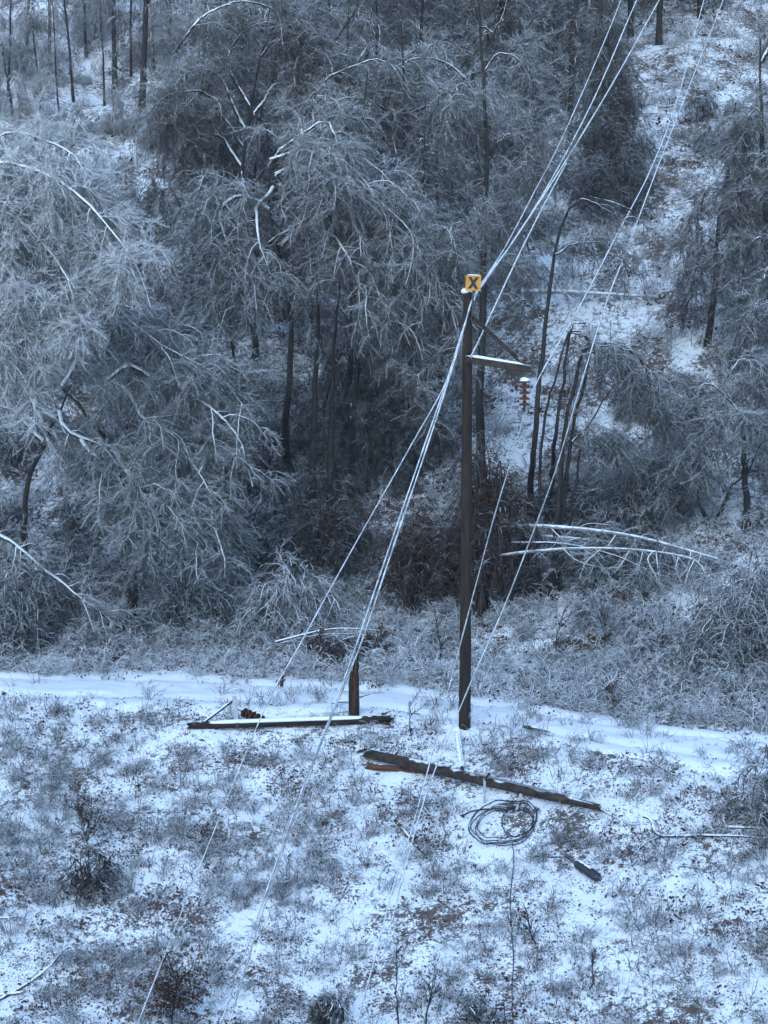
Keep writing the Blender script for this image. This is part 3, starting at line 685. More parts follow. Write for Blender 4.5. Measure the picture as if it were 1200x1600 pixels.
# dark trunks low in the middle
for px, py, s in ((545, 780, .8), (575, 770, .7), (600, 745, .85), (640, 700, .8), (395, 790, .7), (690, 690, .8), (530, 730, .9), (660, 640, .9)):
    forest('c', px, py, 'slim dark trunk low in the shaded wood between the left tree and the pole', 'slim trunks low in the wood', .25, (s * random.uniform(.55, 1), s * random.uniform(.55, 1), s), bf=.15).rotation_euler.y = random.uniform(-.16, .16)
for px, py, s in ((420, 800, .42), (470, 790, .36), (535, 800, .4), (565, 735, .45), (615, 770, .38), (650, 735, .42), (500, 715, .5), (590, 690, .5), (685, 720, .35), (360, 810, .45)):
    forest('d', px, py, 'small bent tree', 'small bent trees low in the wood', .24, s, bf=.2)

# brush clumps on the slope: copies of one of three
BR = []; BRL = []
for sd, wv, hv in ((401, 2.2, 1.3), (402, 1.6, 1.7), (403, 2.8, 1.1)):
    BR.append(tree_meshes('brush%d' % sd, None, dome(sd, wv, hv, wv, 16), sd, n2=90, l2=(.4, .9), n3=450, l3=(.2, .5), n4=4200, l4=(.12, .35), droop=.3, r_limb=.018, tw=.0055))
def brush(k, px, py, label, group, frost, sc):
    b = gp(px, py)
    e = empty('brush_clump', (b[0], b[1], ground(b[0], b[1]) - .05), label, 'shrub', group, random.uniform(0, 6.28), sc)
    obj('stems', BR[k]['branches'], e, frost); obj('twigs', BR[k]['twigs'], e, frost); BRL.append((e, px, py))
for _ in range(30):
    px, py = g_.uniform(830, 1210), g_.uniform(60, 800)
    if 860 < px < 1110 and 330 < py < 600: continue
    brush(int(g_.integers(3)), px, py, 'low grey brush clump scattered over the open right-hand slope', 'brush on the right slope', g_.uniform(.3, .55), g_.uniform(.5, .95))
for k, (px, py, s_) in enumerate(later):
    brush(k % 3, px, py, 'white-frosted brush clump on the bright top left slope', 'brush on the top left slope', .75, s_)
for _ in range(34):
    px, py = g_.uniform(0, 820), g_.uniform(620, 930)
    if px > 560 and py > 690: continue
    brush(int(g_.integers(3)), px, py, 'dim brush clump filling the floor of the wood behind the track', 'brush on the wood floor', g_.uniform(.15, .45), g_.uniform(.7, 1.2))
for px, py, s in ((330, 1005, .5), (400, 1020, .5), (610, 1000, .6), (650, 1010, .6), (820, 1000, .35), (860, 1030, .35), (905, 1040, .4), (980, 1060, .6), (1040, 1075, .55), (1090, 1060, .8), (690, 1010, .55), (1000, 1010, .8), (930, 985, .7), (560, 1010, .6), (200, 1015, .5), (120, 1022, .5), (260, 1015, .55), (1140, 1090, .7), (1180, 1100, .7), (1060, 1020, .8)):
    brush(int(g_.integers(3)), px, py, 'knee-high frosted brush along the far edge of the track', 'brush along the track', g_.uniform(.4, .65), s)

# ------------------------------------------------------------------ the broken power line
def P3(px, py, Y): return Vector(at(px, py, Y))
def frame_to(o, a, b, roll=None):
    """put object o at a with its local Z along a->b"""
    o.location = a; o.rotation_euler = (Vector(b) - Vector(a)).to_track_quat('Z', 'Y').to_euler()
def rod_mesh(name, length, r0, r1, mat, S=12, K=8, jag0=0.0, jag1=0.0, rough=0.03, seed=1, flat=1.0):
    """closed round timber along Z, ends optionally torn into splinters"""
    g = np.random.default_rng(seed); bm = bmesh.new(); rings = []
    for k in range(K):
        t = k / (K - 1); r = r0 + (r1 - r0) * t; ring = []
        for s in range(S):
            a = 2 * math.pi * s / S; z = length * t
            if k == 0 and jag0: z -= abs(g.normal()) * jag0
            if k == K - 1 and jag1: z += abs(g.normal()) * jag1
            rr = r * (1 + g.normal() * rough) * (0.75 if (k == K - 1 and jag1) or (k == 0 and jag0) else 1)
            ring.append(bm.verts.new((math.cos(a) * rr, math.sin(a) * rr * flat, z)))
        rings.append(ring)
    for k in range(K - 1):
        for s in range(S): bm.faces.new((rings[k][s], rings[k][(s + 1) % S], rings[k + 1][(s + 1) % S], rings[k + 1][s]))
    for ring, jag, sg, zc in ((rings[0], jag0, -1, 0), (rings[-1], jag1, 1, length)):
        c = bm.verts.new((0, 0, zc - sg * 0.3 * jag))
        for s in range(S):
            v = (ring[(s + 1) % S], ring[s], c) if sg < 0 else (ring[s], ring[(s + 1) % S], c)
            bm.faces.new(v)
    me = bm_mesh(name, bm, mat)
    for p in me.polygons: p.use_smooth = True
    return me
def box_mesh(name, sx, sy, sz, mat, bev=0.006, z0=0.0):
    bm = bmesh.new(); bmesh.ops.create_cube(bm, size=1.0)
    for v in bm.verts: v.co = Vector((v.co.x * sx, v.co.y * sy, (v.co.z + 0.5) * sz + z0))
    if bev: bmesh.ops.bevel(bm, geom=list(bm.edges), offset=bev, segments=2, affect='EDGES')
    return bm_mesh(name, bm, mat)
def line_mesh(name, pts, r, mat, n=40, S=6, taper=1.0, wob=0.0, seed=1):
    g = np.random.default_rng(seed); q = smooth_line(np.array([list(p) for p in pts]), n)
    if wob:
        nz = np.cumsum(g.normal(size=(n, 3)) * wob, 0); nz -= np.linspace(0, 1, n)[:, None] * nz[-1]; q = q + nz
    rr = np.linspace(r, r * taper, n)[None] * g.uniform(.85, 1.15, (1, n))
    return mesh_np(name, *tubes(q[None], rr, S), mat)
def snow_strip(name, length, wdt, hgt, seed=1, K=26):
    K = max(20, int(length / .045))
    """a lumpy ridge of snow lying along local Z on the local +Y side"""
    g = np.random.default_rng(seed); bm = bmesh.new(); rows = []
    for k in range(K):
        t = k / (K - 1); s = min(1, 6 * t, 6 * (1 - t)) * (.55 + .6 * float(fbm(np.array(t * length * .9), np.array(seed * 1.7), 2, seed)))
        rows.append([bm.verts.new((x * wdt * (.55 + .45 * s), y * hgt * s - (0.004 if y == 0 else 0), length * t)) for x, y in ((-.5, 0), (-.36, .6), (-.12, .97), (.14, 1.), (.38, .6), (.5, 0))])
    for k in range(K - 1):
        for s in range(5): bm.faces.new((rows[k][s], rows[k][s + 1], rows[k + 1][s + 1], rows[k + 1][s]))
        bm.faces.new((rows[k][5], rows[k][0], rows[k + 1][0], rows[k + 1][5]))
    bm.faces.new(rows[0][::-1]); bm.faces.new(rows[-1])
    return bm_mesh(name, bm, M['snow'], True)
def local(o_world, m):      # world point -> local of matrix m
    return m.inverted() @ Vector(o_world)

# standing pole
pb = gp(726, 1138); PY = float(pb[1]); pb = Vector((pb[0], pb[1], ground(pb[0], pb[1])))
ptop = P3(731, 456, PY + 0.05)
pole = empty('utility_pole', pb, 'tall dark wooden utility pole standing by the track with one crossarm', 'utility pole')
def child(name, me, a=None, b=None, par=None, up=None):
    """part placed in world space by a and b, kept under its thing"""
    o = obj(name, me, par)
    if a is not None:
        loc = Vector(a) - par.location
        z = (Vector(b) - Vector(a)).normalized()
        yv = Vector(up) if up is not None else Vector((0, -1, 0.2))
        xv = yv.cross(z).normalized(); yv = z.cross(xv)
        mat = Matrix((xv, yv, z)).transposed().to_4x4(); mat.translation = loc
        o.matrix_local = mat
    o.color = (0.5, 0, 0, 1)
    return o
pl = (ptop - pb).length
child('shaft', rod_mesh('pole_shaft', pl + 0.3, 0.145, 0.112, M['pole'], S=16, K=24, rough=0.02, seed=3), pb - (ptop - pb).normalized() * .3, ptop, pole)
def lump(name, sx, sy, sz, seed, mat, sub=2, nz=.2):
    bm = bmesh.new(); bmesh.ops.create_icosphere(bm, subdivisions=sub, radius=1)
    g = np.random.default_rng(seed)
    for v in bm.verts:
        f = 1 + g.normal() * nz * .5; v.co = Vector((v.co.x * sx * f, v.co.y * sy * f, v.co.z * sz * f))
    return bm_mesh(name, bm, mat, True)
cap = obj('snow_cap', lump('pole_snow_cap', .15, .15, .07, 4, M['snow']), pole); cap.location = ptop - pb + Vector((-.02, 0, .02))
# the X sign on its bracket
br0 = P3(738, 505, PY - .17); br1 = P3(739, 452, PY - .17)
child('sign_bracket', box_mesh('sign_bracket', .05, .02, (br1 - br0).length + .1, M['dark_steel'], .004), br0, br1, pole)
sign_c = P3(739.5, 442, PY - .19)
sign = obj('sign', box_mesh('sign_plate', .36, .012, .36, M['orange'], .004, -.18), pole); sign.location = sign_c - pb
sign.rotation_euler = (.06, .05, .08)
ss_ = obj('snow_rim', snow_strip('sign_snow', .30, .04, .022, 44), sign); ss_.rotation_euler = (math.pi / 2, 0, math.pi / 2); ss_.location = (-.15, 0, .18)
sign['label'] = 'square orange sign with a black X above the pole top'
bm = bmesh.new()
for sg in (1, -1):
    for dz in (0,):
        pts = [(-.085 * sg - .04, -.135), (-.085 * sg + .04, -.135), (.085 * sg + .04, .135), (.085 * sg - .04, .135)]
        off = -.0095 - (.0015 if sg > 0 else 0)
        f = [bm.verts.new((x, off, z)) for x, z in pts]; bk = [bm.verts.new((x, -.0062, z)) for x, z in pts]
        bm.faces.new(f); bm.faces.new(bk[::-1])
        for i in range(4): bm.faces.new((f[i], bk[i], bk[(i + 1) % 4], f[(i + 1) % 4]))
bmesh.ops.recalc_face_normals(bm, faces=list(bm.faces))
xo = obj('letter', bm_mesh('sign_letter_x', bm, M['black']), sign)
# crossarm, its diagonal brace, bolts
a0 = P3(726, 561, PY - .20); a1 = P3(829, 577, PY - .55)
child('crossarm', box_mesh('crossarm', .13, .165, (a1 - a0).length, M['timber'], .012), a0, a1, pole, up=(0, 0, 1))
d_ = (a1 - a0).normalized()
ss = child('crossarm_snow', snow_strip('crossarm_snow', (a1 - a0).length * .96, .12, .055, 3), a0 + Vector((0, 0, .081)) + d_ * .02, a1 + Vector((0, 0, .081)), pole, up=(0, 0, 1))
b0 = P3(737, 494, PY - .16); b1 = P3(822, 572, PY - .50)
child('brace', box_mesh('brace', .10, .07, (b1 - b0).length, M['timber'], .01), b0, b1, pole, up=(0, -.3, 1))
for px_, py_, dy in ((731, 563, -.30), (736, 498, -.24), (820, 571, -.60), (733, 470, -.16)):
    bo = obj('bolt', rod_mesh('bolt_head', .05, .025, .02, M['dark_steel'], S=6, K=2), pole); bo.location = P3(px_, py_, PY + dy) - pb; bo.rotation_euler = (math.pi / 2, 0, 0)
# tangle of dead grass round the foot of the pole comes with the grass below

def insulator(label, top, down, n=5, pitch=.135, rad=.128, group=None):
    """suspension string of porcelain bells from top, along the vector down"""
    e = empty('insulator_string', top, label, 'insulator')
    q = Vector(down).normalized().to_track_quat('-Z', 'Y'); e.rotation_mode = 'QUATERNION'; e.rotation_quaternion = q
    hook = obj('hook', rod_mesh('insulator_hook', .12, .014, .014, M['dark_steel'], S=8, K=3), e); hook.location = (0, 0, -.12)
    prof = [(.03, .0), (.045, -.01), (.045, -.05), (.07, -.058), (rad * .9, -.075), (rad, -.095), (rad * .98, -.112), (rad * .8, -.102), (rad * .6, -.115), (rad * .45, -.10), (.025, -.108), (.018, -.135)]
    bm = bmesh.new(); S = 20; rings = []
    for r, z in prof: rings.append([bm.verts.new((math.cos(2 * math.pi * s / S) * r, math.sin(2 * math.pi * s / S) * r, z)) for s in range(S)])
    for k in range(len(rings) - 1):
        for s in range(S): bm.faces.new((rings[k][s], rings[k + 1][s], rings[k + 1][(s + 1) % S], rings[k][(s + 1) % S]))
    bm.faces.new(rings[0]); bm.faces.new(rings[-1][::-1])
    bmesh.ops.recalc_face_normals(bm, faces=list(bm.faces))
    me = bm_mesh('insulator_bell', bm, M['porcelain'], True)
    for k in range(n):
        b = obj('bell', me, e); b.location = (0, 0, -.11 - k * pitch); b.color = (.5 if k == 0 else -.15, 0, 0, 1)
    cl = obj('clamp', rod_mesh('insulator_clamp', .16, .022, .03, M['dark_steel'], S=8, K=3), e); cl.location = (0, 0, -.11 - n * pitch - .14)
    return e
itop = P3(820, 582, PY - .53)
ins = insulator('brown bell insulator string hanging from the crossarm of the standing pole', itop, (0, 0, -1))
sc_ = obj('snow_cap', lump('insulator_snow', .1, .1, .045, 8, M['snow']), ins); sc_.location = (0, 0, -.155)

# broken stump
sb = gp(553, 1121); sb = Vector((sb[0], sb[1], ground(sb[0], sb[1]) - .1)); stp = P3(556, 1012, float(sb[1]))
stump = empty('pole_stump', sb, 'short splintered brown stump of the snapped pole beside the track', 'stump')
g = np.random.default_rng(8); bm = bmesh.new(); S = 18; Hs = (stp - sb).z; rings = []
for k in range(13):
    ring = []; t = k / 12
    for s in range(S):
        a = 2 * math.pi * s / S; sh = max(0, (t - .5) / .5)
        topz = Hs * t * (1 if k < 7 else 1 - .22 * sh * (1 - math.cos(a - .4)) * .5) + (g.normal() * .05 if k > 7 else 0)
        r = .135 * (1 + g.normal() * .03) * (1 - .05 * t) * (1 - .80 * sh ** 1.2) * (1 + (g.normal() * .15 if k > 7 else 0))
        ring.append(bm.verts.new((math.cos(a) * r + .055 * sh, math.sin(a) * r, topz)))
    rings.append(ring)
for k in range(12):
    for s in range(S): bm.faces.new((rings[k][s], rings[k][(s + 1) % S], rings[k + 1][(s + 1) % S], rings[k + 1][s]))
bm.faces.new(rings[12])
obj('shaft', bm_mesh('stump_shaft', bm, M['pole'], False), stump, .3)
for k in range(7):
    a = g.uniform(-.6, 2.0); h0 = Hs * g.uniform(.25, .5); h1 = Hs * g.uniform(.62, .85)
    o = obj('splinter', rod_mesh('stump_splinter%d' % k, h1 - h0, .03, .003, M['splinter'], S=5, K=5, rough=.15, seed=k), stump, .2)
    o.location = (math.cos(a) * .09, math.sin(a) * .09 - .03, h0); o.rotation_euler = (g.normal() * .04, g.normal() * .04, 0)
for k in range(3):
    o = obj('torn_face', box_mesh('torn_face%d' % k, .035, .014, Hs * (.30 + .10 * k), M['splinter'], .006), stump, .2)
    o.location = (-.03 + .04 * k, -.132 + .008 * abs(k - 1), Hs * (.12 + .1 * k)); o.rotation_euler = (0, 0, -.2 + .25 * k)
tw = obj('stub_branch', line_mesh('stump_stub', [(.14, -.02, .6), (.25, -.05, .64), (.42, -.08, .70)], .022, M['bark'], 6, taper=.6), stump, .6)

# fallen crossarm lying left of the stump
def ground_pt(px, py, dz=0.0):
    p = gp(px, py); return Vector((p[0], p[1], ground(p[0], p[1]) + dz))
fa, fb = ground_pt(296, 1141, .10), ground_pt(606, 1133, .10)
fallen = empty('fallen_pole_top', fa, 'snow-capped broken pole section lying flat left of the stump', 'fallen pole')
fl = (fb - fa).length
child('shaft', rod_mesh('fallen_shaft', fl, .095, .105, M['pole'], S=14, K=16, jag1=.10, jag0=.05, seed=12, rough=.015), fa, fb, fallen)
for k in range(6):
    gg = np.random.default_rng(60 + k)
    q0 = fb - (fb - fa).normalized() * .15 + Vector((0, gg.normal() * .04, gg.normal() * .05)); q1 = q0 + (fb - fa).normalized() * gg.uniform(.2, .4) + Vector((0, gg.normal() * .05, gg.normal() * .07))
    child('splinter', rod_mesh('fallen_splinter%d' % k, (q1 - q0).length, .035, .006, M['splinter'], S=5, K=4, rough=.2, seed=k), q0, q1, fallen)
child('snow_ridge', snow_strip('fallen_snow', fl * .95, .17, .06, 15, 40), fa + (fb - fa) * .02 + Vector((0, -.02, .066)), fb + Vector((0, -.02, .074)), fallen, up=(0, -.25, 1))
# iced strut frame standing beside it
f0, f1 = ground_pt(370, 1146, .1), ground_pt(370, 1146, .1) + Vector((-.06, .15, .72))
child('strut', box_mesh('pale_strut', .11, .04, (f1 - f0).length, M['board'], .006), f0, f1, fallen)
f2 = ground_pt(312, 1138, .05)
child('strut', box_mesh('long_strut', .05, .05, ((f1 - Vector((0, 0, .1))) - f2).length, M['timber'], .006), f2, f1 - Vector((0, 0, .1)), fallen)
child('snow_ridge', snow_strip('strut_snow', ((f1 - Vector((0, 0, .1))) - f2).length * .9, .05, .03, 16), f2 + Vector((0, 0, .03)), f1 - Vector((0, 0, .07)), fallen, up=(0, 0, 1))
child('band', rod_mesh('fallen_band', .09, .112, .112, M['dark_steel'], S=14, K=2, rough=0), fa + (fb - fa) * .235, fa + (fb - fa) * .3, fallen)
i0 = ground_pt(372, 1128, .26); i1 = ground_pt(412, 1137, .16)
insulator('brown bell insulator string lying on the snow behind the fallen pole section', i0, i1 - i0 + Vector((0, -.15, 0)))

# long split timber downhill of the pole
ta, tb = ground_pt(574, 1190, .16), ground_pt(932, 1276, .14)
beam = empty('fallen_timber', ta, 'long split brown timber lying across the slope below the standing pole', 'fallen pole')
tl = (tb - ta).length
child('shaft', rod_mesh('timber_shaft', tl, .155, .11, M['timber'], S=10, K=7, jag0=.08, jag1=.12, rough=.004, seed=22, flat=.85), ta, tb, beam, up=(0, -.3, 1))
child('split_half', rod_mesh('timber_split', 1.5, .10, .04, M['splinter'], S=7, K=9, jag0=.1, rough=.08, seed=23, flat=.6), ground_pt(576, 1203, .06), ground_pt(660, 1212, .04), beam)
p0 = ta + (tb - ta) * .48; p1 = ta + (tb - ta) * .80
child('strap', box_mesh('steel_strap', .07, .012, (p1 - p0).length, M['steel'], .003), p0 + Vector((0, -.06, .135)), p1 + Vector((0, -.06, .125)), beam, up=(0, -.3, 1))
for (x0, y0, x1, y1) in ((757, 1258, 757, 1216), (806, 1272, 814, 1240)):
    q0 = ground_pt(x0, y0, .0); q1 = P3(x1, y1, float(q0.y) + .12)
    child('step_bolt', box_mesh('step_bolt', .055, .03, (q1 - q0).length, M['steel'], .006), q0, q1, beam)
q0 = P3(757, 1219, float(ground_pt(757, 1258).y) + .1); q1 = P3(765, 1208, float(q0.y) + .1)
child('step_bolt', box_mesh('step_bolt_top', .05, .03, (q1 - q0).length, M['timber'], .005), q0, q1, beam)
# pale board propped at the pole's foot
q0 = ground_pt(722, 1206, .06); q1 = P3(713, 1138, PY - .25)
bd = empty('pale_board', q0, 'weathered pale board leaning from the snow against the foot of the pole', 'board')
child('plank', box_mesh('pale_plank', .15, .035, (q1 - q0).length, M['board'], .006), q0, q1, bd, up=(-.5, -.6, .6))
child('tip', rod_mesh('board_tip', .16, .03, .045, M['dark_steel'], S=8, K=3), q0 - (q1 - q0).normalized() * .14, q1, bd)
child('edge_snow', snow_strip('board_snow', (q1 - q0).length * .8, .10, .02, 31), q0 + Vector((-.02, -.02, .03)) + (q1 - q0) * .1, q1 + Vector((-.02, -.02, .03)), bd, up=(-.5, -.6, .6))

# coil of black cable
cc = ground_pt(787, 1296, .05)
coil = empty('cable_coil', cc, 'coil of black cable lying in loose loops below the split timber', 'cable coil')
def gz(x, y): return ground(x, y)
g = np.random.default_rng(17)
def loop(cx, cy, rx_, ry_, turns, ph, jit, lift, seed):
    n = int(60 * turns); t = np.linspace(0, turns * 2 * math.pi, n) + ph; gg = np.random.default_rng(seed)
    wv = 1 + jit * np.sin(t * .37 + gg.uniform(0, 6)) + jit * .6 * np.sin(t * 1.21 + gg.uniform(0, 6))
    x = cx + rx_ * wv * np.cos(t); y = cy + ry_ * wv * np.sin(t)
    z = terr(x, y) + .035 + lift * (1 + np.sin(t * .5 + seed)) * .5
    return np.stack([x, y, z], 1)
def cmesh(name, q, r, mat): return mesh_np(name, *tubes(q[None], np.full((1, len(q)), r), 6), mat)
cv = np.array(cc)
def coil_part(nm, q, r): o = obj(nm, cmesh('coil_' + nm, q - cv, r, M['rubber']), coil); return o
coil_part('loop', loop(cc.x - .05, cc.y, .72, .64, 3.2, .3, .06, .14, 1), .011)
coil_part('loop', loop(cc.x + .04, cc.y - .04, .66, .60, 2.0, 2.0, .09, .16, 2), .011)
coil_part('loop', loop(cc.x + .34, cc.y + .1, .36, .44, 1.2, 1.0, .1, .22, 3), .012)
coil_part('loop', loop(cc.x - .35, cc.y + .45, .55, .14, .5, .4, .05, .15, 5), .022)
tail = np.array([ground_pt(800, 1330, .15), ground_pt(803, 1350, .05), ground_pt(797, 1420, .05), ground_pt(802, 1500, .06), ground_pt(800, 1560, .05), ground_pt(803, 1640, .05)])
coil_part('tail', smooth_line(tail, 40), .011)
# black splice closure with its pigtail
s0, s1 = ground_pt(902, 1366, .17), ground_pt(933, 1382, .15)
spl = empty('splice_case', s0, 'black cylindrical splice case with a short pigtail on the snow, lower right', 'splice case')
sl = (s1 - s0).length
bm = bmesh.new(); S = 14; rings = []
for z, r in ((-.10, .025), (-.03, .03), (-.02, .085), (.02, .10), (sl * .25, .10), (sl * .27, .112), (sl * .33, .112), (sl * .35, .10), (sl * .65, .10), (sl * .67, .112), (sl * .73, .112), (sl * .75, .10), (sl, .10), (sl + .04, .08), (sl + .05, .0)):
    rings.append([bm.verts.new((math.cos(2 * math.pi * s / S) * max(r, .002), math.sin(2 * math.pi * s / S) * max(r, .002), z)) for s in range(S)])
for k in range(len(rings) - 1):
    for s in range(S): bm.faces.new((rings[k][s], rings[k][(s + 1) % S], rings[k + 1][(s + 1) % S], rings[k + 1][s]))
bm.faces.new(rings[0][::-1])
child('case', bm_mesh('splice_body', bm, M['rubber'], False), s0, s1, spl)
child('snow_ridge', snow_strip('splice_snow', sl * .7, .06, .02, 33), s0 + Vector((0, 0, .10)), s1 + Vector((0, 0, .10)), spl, up=(0, -.2, 1))
pg = np.array([s0 + Vector((-.04, 0, 0)), ground_pt(885, 1360, .2), ground_pt(862, 1356, .2), ground_pt(842, 1353, .16), ground_pt(830, 1346, .08)]) - np.array(s0)
obj('pigtail', cmesh('splice_pigtail', smooth_line(pg, 20), .016, M['rubber']), spl)
# torn wood scraps
def scrap(label, x0, y0, x1, y1, r, mat, seed):
    a, b = ground_pt(x0, y0, r * .7), ground_pt(x1, y1, r * .7)
    e = empty('wood_scrap', a, label, 'wood scrap')
    child('body', rod_mesh('scrap%d' % seed, (b - a).length, r, r * .5, M[mat], S=6, K=7, jag0=.06, jag1=.10, rough=.15, seed=seed, flat=.5), a, b, e, up=(0, -.2, 1))
    child('snow_ridge', snow_strip('scrap_snow%d' % seed, (b - a).length * .35, r, r * .3, seed), a + (b - a) * .25 + Vector((0, 0, r * .45)), b + Vector((0, 0, r * .4)), e, up=(0, -.2, 1))
scrap('reddish splinter of wood alone on the snow below the split timber', 618, 1287, 655, 1335, .065, 'splinter', 71)
scrap('short dark block of wood lying on the track right of the pole', 822, 1140, 850, 1146, .085, 'timber', 72)
scrap('small broken stick just above the left end of the split timber', 562, 1180, 584, 1170, .045, 'timber', 73)
scrap('dark stick lying on the track left of the stump', 502, 1102, 540, 1100, .045, 'timber', 74)

# ------------------------------------------------------------------ wires, thick with ice
def wire(label, pts, r, seed, fringe=0):
    W = np.array([at(p[0], p[1], p[2] if p[2] < 44 else 44 + (p[2] - 44) * 0.55) for p in pts])
    q = smooth_line(W, 150)
    o = np.array(W[0])
    g = np.random.default_rng(seed)
    rr = r * g.uniform(.75, 1.25, (1, 150)) * np.interp(q[:, 1], [32, 42, 46], [.8, .9, 1.0])[None]
    e = empty('power_line', W[0], label, 'power line', 'iced wires of the broken line')
    c_ = obj('cable', mesh_np('wire%d' % seed, *tubes((q - o)[None], rr, 7), M['ice']), e, .5)
    if fringe:
        P = spawn(g, (q - o)[None], fringe, .04, .14, 3, .2, .3, 0, .6, .1, tmin=0, grav0=1.5)
        obj('icicles', mesh_np('wire_ice%d' % seed, *tubes(P, radii(len(P), 3, r * .5, .003, g), 3), M['ice']), e, .6)
    return e
wire('left of the two thick iced wires meeting at the pole top',
     [(1030, -70, 96), (995, 0, 90), (930, 150, 74), (862, 280, 59), (800, 380, 50.5), (748, 450, 44.5), (728, 500, 43.0), (700, 590, 41.2), (655, 720, 39.5), (600, 880, 37.8), (556, 1010, 36.6), (518, 1115, 35.7), (470, 1240, 34.8), (400, 1440, 33.4), (345, 1600, 32.4), (310, 1700, 31.8)], .021, 1, 260)
wire('right of the two thick iced wires meeting at the pole top',
     [(1066, -70, 96), (1030, 0, 89), (962, 122, 75), (885, 250, 60), (812, 362, 50), (752, 448, 44.2), (737, 470, 43.2), (716, 545, 41.8), (670, 690, 39.8), (612, 862, 38), (566, 1000, 36.8), (530, 1090, 36.0), (482, 1215, 35), (412, 1420, 33.6), (358, 1600, 32.4), (325, 1700, 31.8)], .021, 2, 260)
wire('thin iced wire left of the thick pair, reaching the bottom left corner of the view',
     [(990, -60, 96), (970, 0, 90), (942, 70, 82), (880, 212, 67), (835, 300, 58), (790, 385, 51), (740, 470, 45.5), (700, 590, 42.6), (640, 700, 40.8), (545, 868, 38.4), (470, 1005, 36.7), (415, 1105, 35.6), (330, 1310, 33.8), (270, 1460, 32.7), (215, 1600, 31.8), (180, 1690, 31.2)], .016, 3)
wire('iced wire running from the inner end of the crossarm up to join the thick pair',
     [(885, 255, 62), (850, 320, 55), (810, 400, 49), (770, 485, 44.8), (742, 545, 43.2), (735, 558, 43.0)], .020, 4, 60)
wire('right-hand upper wire, passing the insulator and crossing before the pole',
     [(1122, -60, 96), (1100, 0, 90), (1060, 150, 75), (1018, 262, 64), (965, 365, 56), (905, 480, 49.5), (845, 585, 44.5), (822, 640, 42.9), (800, 715, 42.4), (770, 815, 41.8), (738, 935, 41.2), (708, 1050, 40.4), (680, 1160, 39.4), (645, 1290, 37.6), (612, 1395, 36.0), (585, 1500, 34.5), (558, 1600, 33.2), (540, 1690, 32.2)], .017, 5)
wire('right-hand lower wire, dropping past the brush right of the pole',
     [(1150, -60, 96), (1130, 0, 90), (1075, 140, 76), (1030, 255, 65), (985, 375, 57), (945, 480, 51.5), (905, 610, 47.5), (868, 735, 45.6), (826, 850, 44.4), (785, 955, 43.4), (745, 1045, 42.3), (705, 1140, 41), (668, 1235, 39.4), (640, 1330, 38.0), (622, 1400, 37.0), (600, 1490, 35.8)], .017, 6)

# ------------------------------------------------------------------ fallen trunks and branches
def fallen_tree(name, label, logs, twigs, seed, r=.09, mat='birch', rtw=.02, frost=.6, cat='fallen tree', fine=0):
    base = Vector(at(*logs[0][0])); e = empty(name, base, label, cat)
    for i, p in enumerate(logs):
        W = [Vector(at(*q)) - base for q in p]; ln = sum((W[j + 1] - W[j]).length for j in range(len(W) - 1))
        q = smooth_line(np.array([list(v) for v in W]), 24); gg = np.random.default_rng(seed + i)
        rr = np.linspace(r, r * .5, 24)[None] * gg.uniform(.9, 1.1, (1, 24)) * (1 if i == 0 else .75)
        obj('trunk', mesh_np('%s%d_%d' % (name, seed, i), *tubes(q[None], rr, 9), M[mat]), e, frost)
    for i, p in enumerate(twigs):
        W = np.array([list(Vector(at(*q)) - base) for q in p]); q = smooth_line(W, 14)
        obj('branch', mesh_np('%s_b%d_%d' % (name, seed, i), *tubes(q[None], np.linspace(rtw, rtw * .4, 14)[None], 5), M[mat]), e, frost + .1)
    if fine:
        g = np.random.default_rng(seed)
        LN = resamp([[np.array(list(Vector(at(*q)) - base)) for q in p] for p in (twigs + logs)], 12)
        B = spawn(g, LN, fine, .3, .9, 5, .6, .8, 0, .25); T2 = spawn(g, B, fine * 9, .1, .35, 3, .6, .8, 0, .2)
        obj('twigs', mesh_np('%s_t%d' % (name, seed), *join([tubes(B, radii(len(B), 5, .011, .005, g), 3), tubes(T2, radii(len(T2), 3, .006, .003, g), 3)]), M['twig']), e, frost)
    return e
yb = float(gp(980, 905)[1])
fallen_tree('fallen_tree', 'long pale snow-topped trunk, upper of the fallen stack right of the pole',
            [[(775, 824, yb + .5), (830, 822, yb + .1), (900, 826, yb - .1), (980, 836, yb - .2), (1050, 853, yb - .4), (1122, 874, yb - .6)]],
            [[(962, 836, yb - .2), (945, 860, yb - .4), (925, 890, yb - .6), (920, 915, yb - .7)], [(995, 840, yb - .2), (985, 858, yb - .5), (965, 878, yb - .7)], [(1080, 860, yb - .5), (1075, 885, yb - .7), (1060, 905, yb - .8)],
             [(1096, 864, yb - .5), (1088, 885, yb - .8), (1075, 900, yb - .9), (1072, 915, yb - 1)], [(900, 828, yb), (920, 818, yb - .3), (950, 820, yb - .4)], [(1040, 850, yb - .3), (1030, 880, yb - .6), (1035, 915, yb - .8)], [(860, 824, yb), (880, 845, yb - .4), (900, 862, yb - .5)]], 501, r=.075, frost=.45, fine=60)
